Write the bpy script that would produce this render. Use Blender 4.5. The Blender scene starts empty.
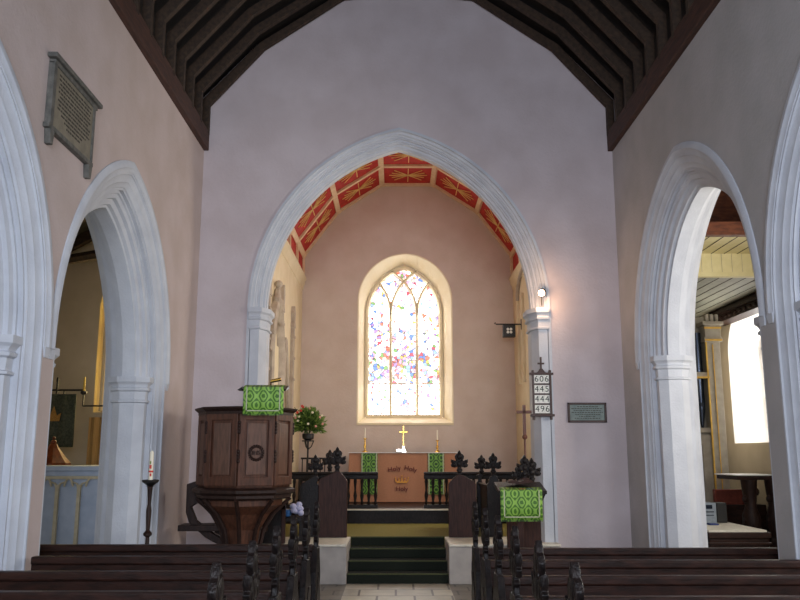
import bpy, bmesh, math, random
from mathutils import Vector, Matrix
random.seed(7)
S = bpy.context.scene
COL = S.collection
PI = math.pi
F, PITCH, EYE, VPX = 820.0, math.radians(10.6), 1.65, 396.0
cp, sp = math.cos(PITCH), math.sin(PITCH)

def at(u, v, Y):
    """world point at distance Y down the nave seen at u, v of the 800x600 photo"""
    b = (300 - v) / F
    d = Y / (cp - b * sp)
    return Vector(((u - VPX) / F * d, Y, EYE + d * (sp + b * cp)))

# ------------------------------------------------------------------ materials
def lin(c):
    return tuple(((x / 255) / 12.92 if x / 255 <= .04045 else ((x / 255 + .055) / 1.055) ** 2.4) for x in c) + (1,)

def newmat(name):
    m = bpy.data.materials.new(name); m.use_nodes = True
    nt = m.node_tree
    b = nt.nodes['Principled BSDF']
    return m, nt, b

def N(nt, kind, **kw):
    n = nt.nodes.new(kind)
    for k, v in kw.items(): setattr(n, k, v)
    return n

def coords(nt, scale=(1, 1, 1)):
    tc = N(nt, 'ShaderNodeTexCoord'); mp = N(nt, 'ShaderNodeMapping')
    mp.inputs['Scale'].default_value = scale
    nt.links.new(tc.outputs['Object'], mp.inputs['Vector'])
    return mp.outputs['Vector']

def mat(name, c1, c2=None, rough=.6, scale=(3, 3, 3), nscale=4, bump=0., bscale=30, metal=0., spec=.5, detail=6, lo=.35, hi=.65):
    m, nt, b = newmat(name)
    c1 = lin(c1); c2 = lin(c2) if c2 else c1
    vec = coords(nt, scale)
    n = N(nt, 'ShaderNodeTexNoise'); n.inputs['Scale'].default_value = nscale; n.inputs['Detail'].default_value = detail
    nt.links.new(vec, n.inputs['Vector'])
    r = N(nt, 'ShaderNodeValToRGB')
    r.color_ramp.elements[0].position = lo; r.color_ramp.elements[1].position = hi
    r.color_ramp.elements[0].color = c1; r.color_ramp.elements[1].color = c2
    nt.links.new(n.outputs['Fac'], r.inputs['Fac'])
    nt.links.new(r.outputs['Color'], b.inputs['Base Color'])
    b.inputs['Roughness'].default_value = rough
    b.inputs['Metallic'].default_value = metal
    b.inputs['Specular IOR Level'].default_value = spec
    if bump:
        n2 = N(nt, 'ShaderNodeTexNoise'); n2.inputs['Scale'].default_value = bscale; n2.inputs['Detail'].default_value = 4
        nt.links.new(vec, n2.inputs['Vector'])
        bp = N(nt, 'ShaderNodeBump'); bp.inputs['Strength'].default_value = bump; bp.inputs['Distance'].default_value = .02
        nt.links.new(n2.outputs['Fac'], bp.inputs['Height']); nt.links.new(bp.outputs['Normal'], b.inputs['Normal'])
    return m

def emit(name, c, s):
    m, nt, b = newmat(name)
    b.inputs['Base Color'].default_value = lin(c); b.inputs['Emission Color'].default_value = lin(c)
    b.inputs['Emission Strength'].default_value = s
    return m

def fmath(nt, op, a, b=None):
    n = N(nt, 'ShaderNodeMath', operation=op)
    for i, x in enumerate((a, b)):
        if x is None: continue
        if isinstance(x, (int, float)): n.inputs[i].default_value = x
        else: nt.links.new(x, n.inputs[i])
    return n.outputs[0]

def damask(name, c1, c2, px, pz):
    m, nt, b = newmat(name)
    tc = N(nt, 'ShaderNodeTexCoord'); s = N(nt, 'ShaderNodeSeparateXYZ'); nt.links.new(tc.outputs['Object'], s.inputs[0])
    x = fmath(nt, 'MULTIPLY', s.outputs['X'], 2 * PI / px); z = fmath(nt, 'MULTIPLY', s.outputs['Z'], 2 * PI / pz)
    g = fmath(nt, 'ADD', fmath(nt, 'COSINE', x), fmath(nt, 'COSINE', z))
    h = fmath(nt, 'COSINE', fmath(nt, 'MULTIPLY', g, 4.6))
    h = fmath(nt, 'ADD', h, fmath(nt, 'MULTIPLY', fmath(nt, 'COSINE', fmath(nt, 'MULTIPLY', x, 3)), .5))
    n = N(nt, 'ShaderNodeTexNoise'); n.inputs['Scale'].default_value = 60; nt.links.new(tc.outputs['Object'], n.inputs['Vector'])
    h = fmath(nt, 'ADD', h, fmath(nt, 'MULTIPLY', fmath(nt, 'SUBTRACT', n.outputs['Fac'], .5), 2.2))
    r = N(nt, 'ShaderNodeValToRGB'); r.color_ramp.elements[0].position = .42; r.color_ramp.elements[1].position = .6
    r.color_ramp.elements[0].color = lin(c1); r.color_ramp.elements[1].color = lin(c2)
    nt.links.new(fmath(nt, 'ADD', fmath(nt, 'MULTIPLY', h, .5), .5), r.inputs['Fac'])
    nt.links.new(r.outputs['Color'], b.inputs['Base Color'])
    b.inputs['Roughness'].default_value = .6
    return m

def brickmat(name, c1, c2, mortar, sx, bw, bh, ms, rough=.6, bump=.0, off=.5):
    m, nt, b = newmat(name)
    vec = coords(nt, sx)
    br = N(nt, 'ShaderNodeTexBrick'); nt.links.new(vec, br.inputs['Vector'])
    br.inputs['Color1'].default_value = lin(c1); br.inputs['Color2'].default_value = lin(c2); br.inputs['Mortar'].default_value = lin(mortar)
    br.inputs['Scale'].default_value = 1; br.inputs['Brick Width'].default_value = bw; br.inputs['Row Height'].default_value = bh
    br.inputs['Mortar Size'].default_value = ms; br.offset = off
    n = N(nt, 'ShaderNodeTexNoise'); n.inputs['Scale'].default_value = 6; nt.links.new(vec, n.inputs['Vector'])
    mx = N(nt, 'ShaderNodeMix', data_type='RGBA', blend_type='MULTIPLY'); mx.inputs[0].default_value = .5
    nt.links.new(br.outputs['Color'], mx.inputs[6]); nt.links.new(n.outputs['Fac'], mx.inputs[7])
    nt.links.new(mx.outputs[2], b.inputs['Base Color']); b.inputs['Roughness'].default_value = rough
    return m

M = {}
M['wall'] = mat('plaster_nave', (196, 184, 186), (206, 195, 198), .9, nscale=.6, bump=.25, bscale=9)
M['wall_s'] = mat('plaster_south_shaded', (170, 168, 168), (182, 179, 180), .9, nscale=.6, bump=.25, bscale=9)  # darker copy of the nave plaster, carries the shade on this side
M['wall_n'] = mat('plaster_north', (188, 172, 166), (198, 183, 180), .9, nscale=.6, bump=.25, bscale=9)
M['stone'] = mat('limewashed_stone', (190, 194, 203), (202, 206, 214), .85, nscale=1.2, bump=.2, bscale=14)
M['chancel'] = mat('plaster_chancel', (205, 186, 172), (213, 196, 184), .9, nscale=.8, bump=.2, bscale=9)
M['cream'] = mat('plaster_cream', (222, 206, 170), (230, 215, 184), .85, nscale=1.2, bump=.15, bscale=10)
M['splay'] = mat('daylit_splay', (244, 230, 196), (248, 236, 208), .8, nscale=1.2, bump=.15, bscale=10)  # raised in tone: brightness from the window glass is put into the colour
M['aisle'] = mat('plaster_aisle', (196, 184, 160), (206, 194, 172), .9, nscale=.8, bump=.15)
M['carved'] = mat('grey_carved_stone', (170, 155, 140), (192, 178, 160), .85, nscale=2, bump=.4, bscale=20)
M['tablet'] = mat('tablet_stone', (112, 106, 92), (134, 127, 110), .7, nscale=3, bump=.2)
M['tablet_dark'] = mat('tablet_edge_stone', (80, 80, 76), (108, 106, 100), .7, nscale=5, bump=.3)
M['letters'] = mat('cut_letters', (58, 54, 46), None, .8)
M['oak'] = mat('dark_oak', (30, 17, 13), (52, 30, 23), .45, spec=.2, scale=(1.5, 6, 6), nscale=5, bump=.15, bscale=18)
M['oakv'] = mat('dark_oak_upright', (34, 20, 16), (52, 33, 27), .5, spec=.25, scale=(7, 7, 1.2), nscale=5, bump=.15, bscale=18)
M['black_oak'] = mat('blackened_oak', (17, 13, 13), (34, 26, 24), .38, spec=.22, scale=(8, 8, 3), nscale=6, bump=.3, bscale=14)
M['stall'] = mat('stall_oak', (46, 27, 23), (66, 41, 34), .5, spec=.2, scale=(9, 9, 1.2), nscale=5, bump=.1, bscale=18)
M['pulpit'] = mat('pulpit_oak', (66, 40, 28), (94, 58, 42), .5, spec=.3, scale=(9, 9, 1.4), nscale=4, bump=.12, bscale=18)
M['pulpit_p'] = mat('pulpit_panel_oak', (80, 54, 42), (104, 72, 57), .4, spec=.35, scale=(9, 9, 1.4), nscale=4, bump=.08)
M['roof'] = mat('roof_boards', (17, 13, 11), (28, 22, 18), .9, scale=(1, 6, 1), nscale=4)
M['rafter'] = mat('rafter_oak', (46, 34, 25), (68, 51, 37), .8, scale=(4, 1, 4), nscale=5)
M['plate'] = mat('wall_plate_oak', (52, 32, 24), (78, 48, 36), .7, scale=(8, 1, 8), nscale=5)
M['warmwood'] = mat('aisle_roof_wood', (86, 44, 26), (120, 68, 40), .5, scale=(2, 1, 6), nscale=4)
M['red'] = mat('ceiling_red', (168, 32, 22), (190, 44, 30), .7, nscale=3)
M['rib'] = mat('ceiling_rib_cream', (222, 190, 150), (232, 205, 168), .7, nscale=4)
M['gold'] = mat('gold_leaf', (228, 190, 110), (238, 206, 130), .5, nscale=6)
M['brass'] = mat('brass', (206, 160, 70), (226, 186, 96), .25, nscale=6, metal=1)
M['silver'] = mat('silver', (225, 222, 215), None, .2, metal=1)
M['iron'] = mat('wrought_iron', (20, 18, 18), (32, 29, 28), .5, nscale=9)
M['rust'] = mat('processional_cross_wood', (88, 48, 34), (112, 64, 46), .45, scale=(6, 6, 1), nscale=5)
M['carpet'] = mat('step_carpet', (13, 19, 12), (22, 30, 18), .95, nscale=20, bump=.3, bscale=90)
M['nosing'] = mat('carpet_pale_edge', (60, 66, 40), (78, 82, 50), .9, nscale=20)  # paler strip along each step edge
M['olive'] = mat('olive_carpet', (112, 104, 42), (132, 122, 54), .95, nscale=16, bump=.3, bscale=90)
M['frontal'] = mat('frontal_cloth', (172, 120, 90), (184, 130, 98), .85, scale=(14, 14, 14), nscale=6, bump=.15, bscale=40)
M['green'] = damask('green_damask', (72, 118, 38), (142, 188, 80), .155, .2)
M['green2'] = damask('green_damask_fine', (34, 74, 20), (110, 158, 58), .2, .24)
M['braid'] = mat('silver_braid', (170, 176, 140), (196, 198, 170), .6, nscale=40)
M['linen'] = mat('white_linen', (240, 238, 234), None, .8)
M['candle'] = mat('candle_wax', (242, 234, 214), None, .5)
M['ywax'] = mat('yellow_candle_wax', (238, 200, 80), None, .5)
M['embroid'] = mat('dark_red_thread', (96, 24, 30), None, .8)
M['goldthread'] = mat('gold_thread', (206, 138, 44), (222, 160, 60), .6, nscale=30)
M['white'] = mat('white_card', (232, 232, 226), None, .7)
M['black'] = mat('black_paint', (14, 13, 14), None, .5)
M['plaque'] = mat('plaque_metal', (96, 108, 104), (116, 126, 120), .4, nscale=5, metal=.3)
M['plaque_frame'] = mat('plaque_frame_wood', (52, 30, 24), (66, 40, 32), .4, nscale=6)
M['leaf'] = mat('leaf', (84, 112, 42), (136, 160, 78), .55, nscale=8)
M['leafd'] = mat('leaf_dark', (46, 76, 28), (76, 108, 42), .55, nscale=8)
M['pink'] = mat('petal_pink', (236, 168, 150), None, .6)
M['redf'] = mat('petal_red', (208, 62, 48), None, .6)
M['cpetal'] = mat('petal_cream', (240, 230, 200), None, .6)
M['plinth'] = brickmat('plinth_stone', (206, 198, 192), (190, 182, 176), (150, 142, 136), (1, 1, 1), .5, .25, .008)
M['paver'] = brickmat('floor_tiles', (150, 140, 124), (118, 110, 98), (70, 66, 60), (1, 1, 1), .3, .3, .012, .35)
M['slab'] = brickmat('aisle_slabs', (226, 218, 198), (200, 192, 176), (110, 102, 92), (1, 1, 1), .44, .44, .014, .3)
M['marble'] = mat('pale_stone_edge', (206, 200, 184), (226, 220, 204), .5, nscale=5)
M['banner'] = mat('banner_cloth', (62, 70, 60), (92, 98, 82), .85, scale=(6, 6, 6), nscale=6)
M['banner_gold'] = mat('banner_gold_applique', (168, 122, 52), (196, 150, 76), .7, nscale=20)
M['tomb'] = mat('tomb_blue_grey', (172, 186, 206), (186, 198, 216), .7, nscale=3)
M['tombrib'] = mat('tomb_buff_rib', (196, 184, 152), (208, 198, 170), .7, nscale=6)
M['fontwood'] = mat('font_cover_wood', (110, 50, 24), (142, 72, 36), .4, scale=(5, 5, 1), nscale=5)
M['curtain'] = mat('tan_curtain', (176, 140, 84), (196, 160, 104), .85, scale=(30, 30, 1), nscale=3)
M['board'] = mat('cream_boards', (226, 214, 160), (234, 222, 172), .6, nscale=3)
M['boardgrey'] = mat('grey_boards', (160, 160, 140), (174, 172, 152), .6, nscale=3)
M['organ'] = mat('organ_case_paint', (158, 148, 130), (172, 162, 144), .6, nscale=3)
M['organ_gold'] = mat('organ_gilding', (206, 160, 60), (220, 176, 76), .5, nscale=5)
M['pipe'] = mat('organ_pipe_metal', (60, 68, 82), (92, 102, 118), .25, scale=(4, 4, 1), nscale=3, metal=.8)
M['panelw'] = mat('white_panel', (214, 216, 226), (224, 226, 234), .7, nscale=3)
M['redcloth'] = mat('red_cloth', (104, 44, 30), (122, 54, 38), .8, nscale=6)
M['hifi'] = mat('hifi_grey', (130, 140, 150), (150, 160, 170), .4, nscale=6)
M['screen'] = mat('dark_display', (24, 34, 48), None, .2)
M['blue'] = mat('blue_cushion', (36, 84, 140), (46, 98, 156), .8, nscale=8)
M['lilac'] = mat('lilac_cloth', (168, 170, 204), (190, 190, 216), .8, nscale=8)
M['bookred'] = mat('red_book', (170, 34, 40), None, .6)
M['bookblue'] = mat('blue_book', (40, 60, 120), None, .6)
M['lamp'] = emit('lamp_glow', (255, 205, 160), 25)

def stained(name, strength, tint, dens=9, panes=.0):
    """bright window glass: white daylight through small coloured pieces"""
    m, nt, b = newmat(name)
    tc = N(nt, 'ShaderNodeTexCoord')
    v = N(nt, 'ShaderNodeTexVoronoi'); v.inputs['Scale'].default_value = dens; nt.links.new(tc.outputs['Object'], v.inputs['Vector'])
    r = N(nt, 'ShaderNodeValToRGB'); r.color_ramp.interpolation = 'CONSTANT'
    el = r.color_ramp.elements; el[0].position = 0; el[0].color = (.2, .15, .19, 1); el[1].position = .16; el[1].color = (.16, .17, .2, 1)
    for p, c in ((.3, (.2, .18, .13)), (.4, (.2, .1, .14)), (.5, (.2, .05, .03)), (.58, (.03, .06, .16)), (.66, (.08, .12, .19)), (.74, (.13, .02, .03)), (.8, (.2, .14, .03)), (.86, (.05, .1, .03)), (.91, (.1, .06, .14)), (.96, (.2, .19, .18))):
        e = el.new(p); e.color = c + (1,)
    sx = N(nt, 'ShaderNodeSeparateXYZ'); nt.links.new(v.outputs['Color'], sx.inputs[0])
    nt.links.new(sx.outputs[0], r.inputs['Fac'])
    # how many of the pieces are coloured, by height (figures in the middle, plainer glass above and below)
    s = N(nt, 'ShaderNodeSeparateXYZ'); nt.links.new(tc.outputs['Object'], s.inputs[0])
    band = N(nt, 'ShaderNodeValToRGB'); be = band.color_ramp.elements
    be[0].position = 0; be[0].color = (.3, .3, .3, 1); be[1].position = 1; be[1].color = (.8, .8, .8, 1)
    for p, g in ((.2, .3), (.24, .85), (.42, .8), (.46, .4), (.52, .6), (.57, .35), (.78, .3), (.88, .7)):
        e = be.new(p); e.color = (g, g, g, 1)
    nt.links.new(fmath(nt, 'DIVIDE', fmath(nt, 'SUBTRACT', s.outputs['Z'], 2.45), 3.3), band.inputs['Fac'])
    fac = fmath(nt, 'LESS_THAN', sx.outputs[1], band.outputs['Color'])
    mx = N(nt, 'ShaderNodeMix', data_type='RGBA'); nt.links.new(fac, mx.inputs[0])
    mx.inputs[6].default_value = (1, 1, 1, 1); nt.links.new(r.outputs['Color'], mx.inputs[7])
    # lead lines
    vd = N(nt, 'ShaderNodeTexVoronoi', feature='DISTANCE_TO_EDGE'); vd.inputs['Scale'].default_value = dens
    nt.links.new(tc.outputs['Object'], vd.inputs['Vector'])
    ld = N(nt, 'ShaderNodeValToRGB'); ld.color_ramp.elements[0].position = .02; ld.color_ramp.elements[1].position = .07
    ld.color_ramp.elements[0].color = (.13, .09, .13, 1); nt.links.new(vd.outputs['Distance'], ld.inputs['Fac'])
    m2 = N(nt, 'ShaderNodeMix', data_type='RGBA', blend_type='MULTIPLY'); m2.inputs[0].default_value = 1
    nt.links.new(mx.outputs[2], m2.inputs[6]); nt.links.new(ld.outputs['Color'], m2.inputs[7])
    m3 = N(nt, 'ShaderNodeMix', data_type='RGBA', blend_type='MULTIPLY'); m3.inputs[0].default_value = 1
    nt.links.new(m2.outputs[2], m3.inputs[6]); m3.inputs[7].default_value = tint
    nt.links.new(m3.outputs[2], b.inputs['Emission Color']); b.inputs['Emission Strength'].default_value = strength
    b.inputs['Base Color'].default_value = (.1, .1, .1, 1); b.inputs['Roughness'].default_value = .2
    return m
M['glass_e'] = stained('stained_glass_east', 7.5, (1, .99, .97, 1), 14)
M['glass_n'] = stained('stained_glass_north', 5, (1, .72, .16, 1), 9)
M['glass_s'] = stained('glass_south', 5, (1, .98, .94, 1), 7)

# ------------------------------------------------------------------ mesh builder
class MB:
    def __init__(s): s.v = []; s.f = []
    def add(s, vs, fs):
        o = len(s.v); s.v += [tuple(x) for x in vs]; s.f += [tuple(i + o for i in f) for f in fs]; return s
    def box(s, x0, x1, y0, y1, z0, z1):
        vs = [(x, y, z) for z in (z0, z1) for y in (y0, y1) for x in (x0, x1)]
        return s.add(vs, [(0, 2, 3, 1), (4, 5, 7, 6), (0, 1, 5, 4), (2, 6, 7, 3), (0, 4, 6, 2), (1, 3, 7, 5)])
    def prism(s, poly, ax, a, b):
        n = len(poly)
        def p(q, t): return {'x': (t, q[0], q[1]), 'y': (q[0], t, q[1]), 'z': (q[0], q[1], t)}[ax]
        vs = [p(q, a) for q in poly] + [p(q, b) for q in poly]
        return s.add(vs, [tuple(range(n))[::-1], tuple(range(n, 2 * n))] + [(i, (i + 1) % n, n + (i + 1) % n, n + i) for i in range(n)])
    def lathe(s, prof, cx=0, cy=0, z=0, seg=16, rot=0, sx=1, sy=1):
        vs = []; n = len(prof)
        for r, h in prof:
            for k in range(seg):
                a = 2 * PI * k / seg + rot; vs.append((cx + r * sx * math.cos(a), cy + r * sy * math.sin(a), z + h))
        fs = [(i * seg + k, i * seg + (k + 1) % seg, (i + 1) * seg + (k + 1) % seg, (i + 1) * seg + k) for i in range(n - 1) for k in range(seg)]
        fs += [tuple(range(seg))[::-1], tuple(range((n - 1) * seg, n * seg))]
        return s.add(vs, fs)
    def ball(s, c, r, seg=10, rings=6):
        if not hasattr(r, '__len__'): r = (r, r, r)
        vs = [(c[0], c[1], c[2] - r[2])]
        for i in range(1, rings):
            t = PI * i / rings
            for k in range(seg):
                a = 2 * PI * k / seg
                vs.append((c[0] + r[0] * math.sin(t) * math.cos(a), c[1] + r[1] * math.sin(t) * math.sin(a), c[2] - r[2] * math.cos(t)))
        vs.append((c[0], c[1], c[2] + r[2])); last = len(vs) - 1
        fs = [(0, 1 + (k + 1) % seg, 1 + k) for k in range(seg)]
        for i in range(rings - 2):
            for k in range(seg):
                a = 1 + i * seg + k; b = 1 + i * seg + (k + 1) % seg; fs.append((a, b, b + seg, a + seg))
        fs += [(last, last - seg + k, last - seg + (k + 1) % seg) for k in range(seg)]
        return s.add(vs, fs)
    def tube(s, pts, r, seg=8, cap=True):
        pts = [Vector(p) for p in pts]; vs = []; n = len(pts)
        rr = r if hasattr(r, '__len__') else [r] * n
        up = None
        for i, p in enumerate(pts):
            t = (pts[min(i + 1, n - 1)] - pts[max(i - 1, 0)]).normalized()
            if up is None:
                up = t.cross(Vector((0, 0, 1)));
                if up.length < .1: up = t.cross(Vector((1, 0, 0)))
            up = (up - t * up.dot(t)).normalized(); w = t.cross(up)
            for k in range(seg):
                a = 2 * PI * k / seg; vs.append(p + (up * math.cos(a) + w * math.sin(a)) * rr[i])
        fs = [(i * seg + k, i * seg + (k + 1) % seg, (i + 1) * seg + (k + 1) % seg, (i + 1) * seg + k) for i in range(n - 1) for k in range(seg)]
        if cap: fs += [tuple(range(seg))[::-1], tuple(range((n - 1) * seg, n * seg))]
        return s.add(vs, fs)
    def rows(s, rws, closed=False):
        n = len(rws[0]); m = len(rws)
        vs = [p for r in rws for p in r]
        fs = [(i * n + k, i * n + k + 1, (i + 1) % m * n + k + 1, (i + 1) % m * n + k) for i in range(m if closed else m - 1) for k in range(n - 1)]
        return s.add(vs, fs)
    def bar(s, a, b, w, t, n=(0, 1, 0)):
        """flat bar from a to b, width w across, thickness t along n"""
        a, b, n = Vector(a), Vector(b), Vector(n).normalized()
        d = (b - a).normalized(); q = d.cross(n).normalized() * w / 2; h = n * t / 2
        vs = [p + e * q + g * h for p in (a, b) for e in (-1, 1) for g in (-1, 1)]
        return s.add(vs, [(0, 1, 3, 2), (4, 6, 7, 5), (0, 4, 5, 1), (2, 3, 7, 6), (0, 2, 6, 4), (1, 5, 7, 3)])
    def rot(s, ang, axis='Z', c=(0, 0, 0)):
        R = Matrix.Rotation(ang, 3, axis); c = Vector(c)
        s.v = [tuple(R @ (Vector(p) - c) + c) for p in s.v]; return s
    def build(s, name, m, parent=None, bev=0, smooth=False, w=False, label=None, noclean=False):
        off = parent_world(parent) if (w and parent) else Vector()
        me = bpy.data.meshes.new(name)
        me.from_pydata([tuple(Vector(p) - off) for p in s.v], [], s.f)
        bm = bmesh.new(); bm.from_mesh(me); bmesh.ops.recalc_face_normals(bm, faces=bm.faces); bm.to_mesh(me); bm.free()
        me.materials.append(m)
        if smooth:
            for p in me.polygons: p.use_smooth = True
            me.set_sharp_from_angle(angle=math.radians(38))
        o = bpy.data.objects.new(name, me); COL.objects.link(o)
        if parent: o.parent = parent
        if bev:
            b = o.modifiers.new('bevel', 'BEVEL'); b.width = bev; b.segments = 2; b.limit_method = 'ANGLE'; b.angle_limit = math.radians(40)
        if label: o['label'] = label
        return o

def parent_world(o):
    v = Vector()
    while o: v += Vector(o.location); o = o.parent
    return v

def thing(name, label, cat, loc=(0, 0, 0), group=None):
    o = bpy.data.objects.new(name, None); COL.objects.link(o); o.location = loc; o.empty_display_size = .1
    return tag(o, label, cat, group)
def tag(o, label, cat, group=None):
    o['label'] = label; o['category'] = cat
    if group: o['group'] = group
    return o
def struct(o): o['kind'] = 'structure'; return o
def kids(o): return [c for c in list(COL.objects) if c.parent == o]
def copy_tree(o, parent=None):
    c = o.copy(); COL.objects.link(c); c.parent = parent
    for ch in kids(o): copy_tree(ch, c)
    return c

def text(s_, name, m, parent, loc, size, depth=.003, align='CENTER', rotz=0, yaw=0, label=None):
    cu = bpy.data.curves.new(name, 'FONT'); cu.body = s_; cu.size = size; cu.extrude = depth; cu.align_x = align; cu.align_y = 'CENTER'
    o = bpy.data.objects.new(name, cu); COL.objects.link(o)
    dg = bpy.context.evaluated_depsgraph_get(); me = bpy.data.meshes.new_from_object(o.evaluated_get(dg))
    bpy.data.objects.remove(o)
    me.transform(Matrix.Translation(loc) @ Matrix.Rotation(yaw, 4, 'Z') @ Matrix.Rotation(PI / 2, 4, 'X') @ Matrix.Rotation(rotz, 4, 'Z'))
    me.materials.clear(); me.materials.append(m)
    o = bpy.data.objects.new(name, me); COL.objects.link(o); o.parent = parent
    return o

# ------------------------------------------------------------------ arches
NA = 22
def arc(c, a, zs, R, d, n=NA):
    """pointed arch, concentric inset d, from left spring to right spring"""
    r = R - d; cosm = -(R - a) / r
    th1 = math.acos(max(-1, min(1, cosm)))
    L = []
    for i in range(n + 1):
        th = PI + (th1 - PI) * i / n
        L.append((c - a + R + r * math.cos(th), zs + r * math.sin(th)))
    L[-1] = (c, L[-1][1])
    return L + [(2 * c - x, z) for x, z in L[:-1][::-1]]
def sweep(mb, prof, c, a, zs, R, z0, mp, closed=False):
    rws = []
    for d, t in prof:
        p = arc(c, a, zs, R, d)
        if z0 is not None: p = [(p[0][0], z0)] + p + [(p[-1][0], z0)]
        rws.append([mp(x, z, t) for x, z in p])
    mb.rows(rws, closed)
def wall_mesh(s0, s1, z0, top, arches, T, mp):
    """wall slab with pointed openings; arches=(c,a,zs,R,sill) sorted along s; top may be a function of s"""
    mb = MB(); tf = top if callable(top) else (lambda s: top)
    cur = s0
    def quad(t, pts): mb.add([mp(x, z, t) for x, z in pts], [(0, 1, 2, 3)])
    for c, a, zs, R, sill in arches + [None] if False else arches:
        for t in (0, T):
            n = 6
            for k in range(n):
                p, q = cur + (c - a - cur) * k / n, cur + (c - a - cur) * (k + 1) / n
                quad(t, [(p, z0), (q, z0), (q, tf(q)), (p, tf(p))])
            ar = arc(c, a, zs, R, 0)
            for (p, zp), (q, zq) in zip(ar, ar[1:]):
                quad(t, [(p, zp), (q, zq), (q, tf(q)), (p, tf(p))])
            if sill > z0: quad(t, [(c - a, z0), (c + a, z0), (c + a, sill), (c - a, sill)])
        cur = c + a
    for t in (0, T):
        n = 10
        for k in range(n):
            p, q = cur + (s1 - cur) * k / n, cur + (s1 - cur) * (k + 1) / n
            quad(t, [(p, z0), (q, z0), (q, tf(q)), (p, tf(p))])
    return mb

def octshaft(mb, cs, t_mid, half, proj, side, z0, z1, mp, cap=False):
    """half octagonal respond shaft. cs = jamb position, side = direction into the opening"""
    prof = [(0, -half), (proj * .62, -half * 1.0), (proj, -half * .45), (proj, half * .45), (proj * .62, half * 1.0), (0, half)]
    r = [[mp(cs + side * p, z, t_mid + q) for p, q in prof] for z in (z0, z1)]
    mb.rows(r)
def capital(mb, cs, t_mid, half, proj, side, z1, mp):
    lv = [(-.30, .0), (-.29, .025), (-.27, .025), (-.26, .005), (-.17, .010), (-.155, .035), (-.13, .04), (-.115, .02), (-.085, .035), (-.06, .06), (-.0, .06), (.0, -.15)]
    rws = []
    for dz, e in lv:
        h = half + e; pr = proj + e
        prof = [(-.02, -h), (pr * .62, -h), (pr, -h * .45), (pr, h * .45), (pr * .62, h), (-.02, h)]
        rws.append([mp(cs + side * p, z1 + dz, t_mid + q) for p, q in prof])
    mb.rows(rws)
def base(mb, cs, t_mid, half, proj, side, z0, mp):
    lv = [(0, .08), (.3, .08), (.32, .05), (.38, .05), (.42, .01)]
    mb.rows([[mp(cs + side * p, z0 + dz, t_mid + q) for p, q in [(-.02, -half - e), ((proj + e) * .62, -half - e), (proj + e, -half * .45), (proj + e, half * .45), ((proj + e) * .62, half + e), (-.02, half + e)]] for dz, e in lv])

def moulded_arch(c, a, zs, R, T, mp, parent, o_w=.16, o_t=.17, i_w=.19, z0=0, hood=.12, big=False, o_b=None, hoodmat='stone'):
    k = o_w / .16; q = o_t / .17; o_b = o_b or o_t; qb = o_b / o_t; tm = (o_t + T - o_b) / 2
    fr = [(0, 0), (.018 * k, .0), (.022 * k, .02 * q), (.05 * k, .045 * q), (.085 * k, .05 * q), (.10 * k, .08 * q), (.135 * k, .095 * q), (.14 * k, .12 * q), (.16 * k, .12 * q), (.16 * k, .17 * q)]
    bk = [(d, T - t * qb) for d, t in fr[::-1]]
    mb = MB(); sweep(mb, fr + bk, c, a, zs, R, z0, mp)
    mb.build('outer_order', M['stone'], parent, smooth=True, w=True)
    half = (T - o_t - o_b) / 2
    inn = [(o_w - .001, o_t), (o_w + .03, o_t), (o_w + .035, o_t + .02), (o_w + i_w * .45, o_t + half * .16), (o_w + i_w * .5, o_t + half * .34), (o_w + i_w * .8, o_t + half * .42), (o_w + i_w * .86, o_t + half * .6), (o_w + i_w, o_t + half * .64)]
    inn2 = [(d, 2 * tm - t) for d, t in inn[::-1]]
    mb = MB(); sweep(mb, inn + inn2, c, a, zs, R, None, mp)
    mb.build('inner_order', M['stone'], parent, smooth=True, w=True)
    for side in (1, -1):
        cs = c - side * (a - o_w)
        if big:
            hh = T / 2 + .012; ww = o_w + i_w - .01; cs = c - side * (a - .03)
            mb = MB(); octshaft(mb, cs, T / 2, hh, ww, side, z0, zs - .2, mp); mb.build('respond_shaft', M['stone'], parent, w=True)
            mb = MB(); capital(mb, cs, T / 2, hh, ww, side, zs, mp); mb.build('capital', M['stone'], parent, w=True)
            continue
        mb = MB(); octshaft(mb, cs, tm, half * .92, i_w * .96, side, z0, zs - .2, mp); base(mb, cs, tm, half * .9, i_w * .95, side, z0, mp)
        mb.build('respond_shaft', M['stone'], parent, w=True)
        mb = MB(); capital(mb, cs, tm, half * .92, i_w * .96, side, zs, mp)
        mb.build('capital', M['stone'], parent, w=True)
    if hood:
        h = hood      # roll along the arris, sitting inside the opening
        pr = [(-h, .01), (-h, -.012), (-h * .75, -.028), (-h * .4, -.028), (-h * .25, -.012), (.0, -.008), (.003, .01)]
        mb = MB(); sweep(mb, pr, c, a, zs, R, zs - .05, mp, closed=True)
        for sd in (-1, 1):
            x = c + sd * (a + h / 2)
            pts = [mp(x - h / 2, zs - .05, .01), mp(x + h / 2, zs - .05, .01), mp(x + h / 2, zs - .05, -.02), mp(x - h / 2, zs - .05, -.02),
                   mp(x - h * .3, zs - .13, .01), mp(x + h * .3, zs - .13, .01), mp(x + h * .3, zs - .13, -.01), mp(x - h * .3, zs - .13, -.01)]
            mb.add(pts, [(0, 1, 2, 3), (4, 5, 6, 7), (0, 1, 5, 4), (1, 2, 6, 5), (2, 3, 7, 6), (3, 0, 4, 7)])
        mb.build('hood_mould', M[hoodmat], parent, smooth=True, w=True)

YW = 11.2          # west face of the chancel arch wall
XL, XR, TW = -2.76, 3.11, .72
mL = lambda s, z, t: (XL - t, s, z)
mR = lambda s, z, t: (XR + t, s, z)
mC = lambda s, z, t: (s, YW + t, z)

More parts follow.
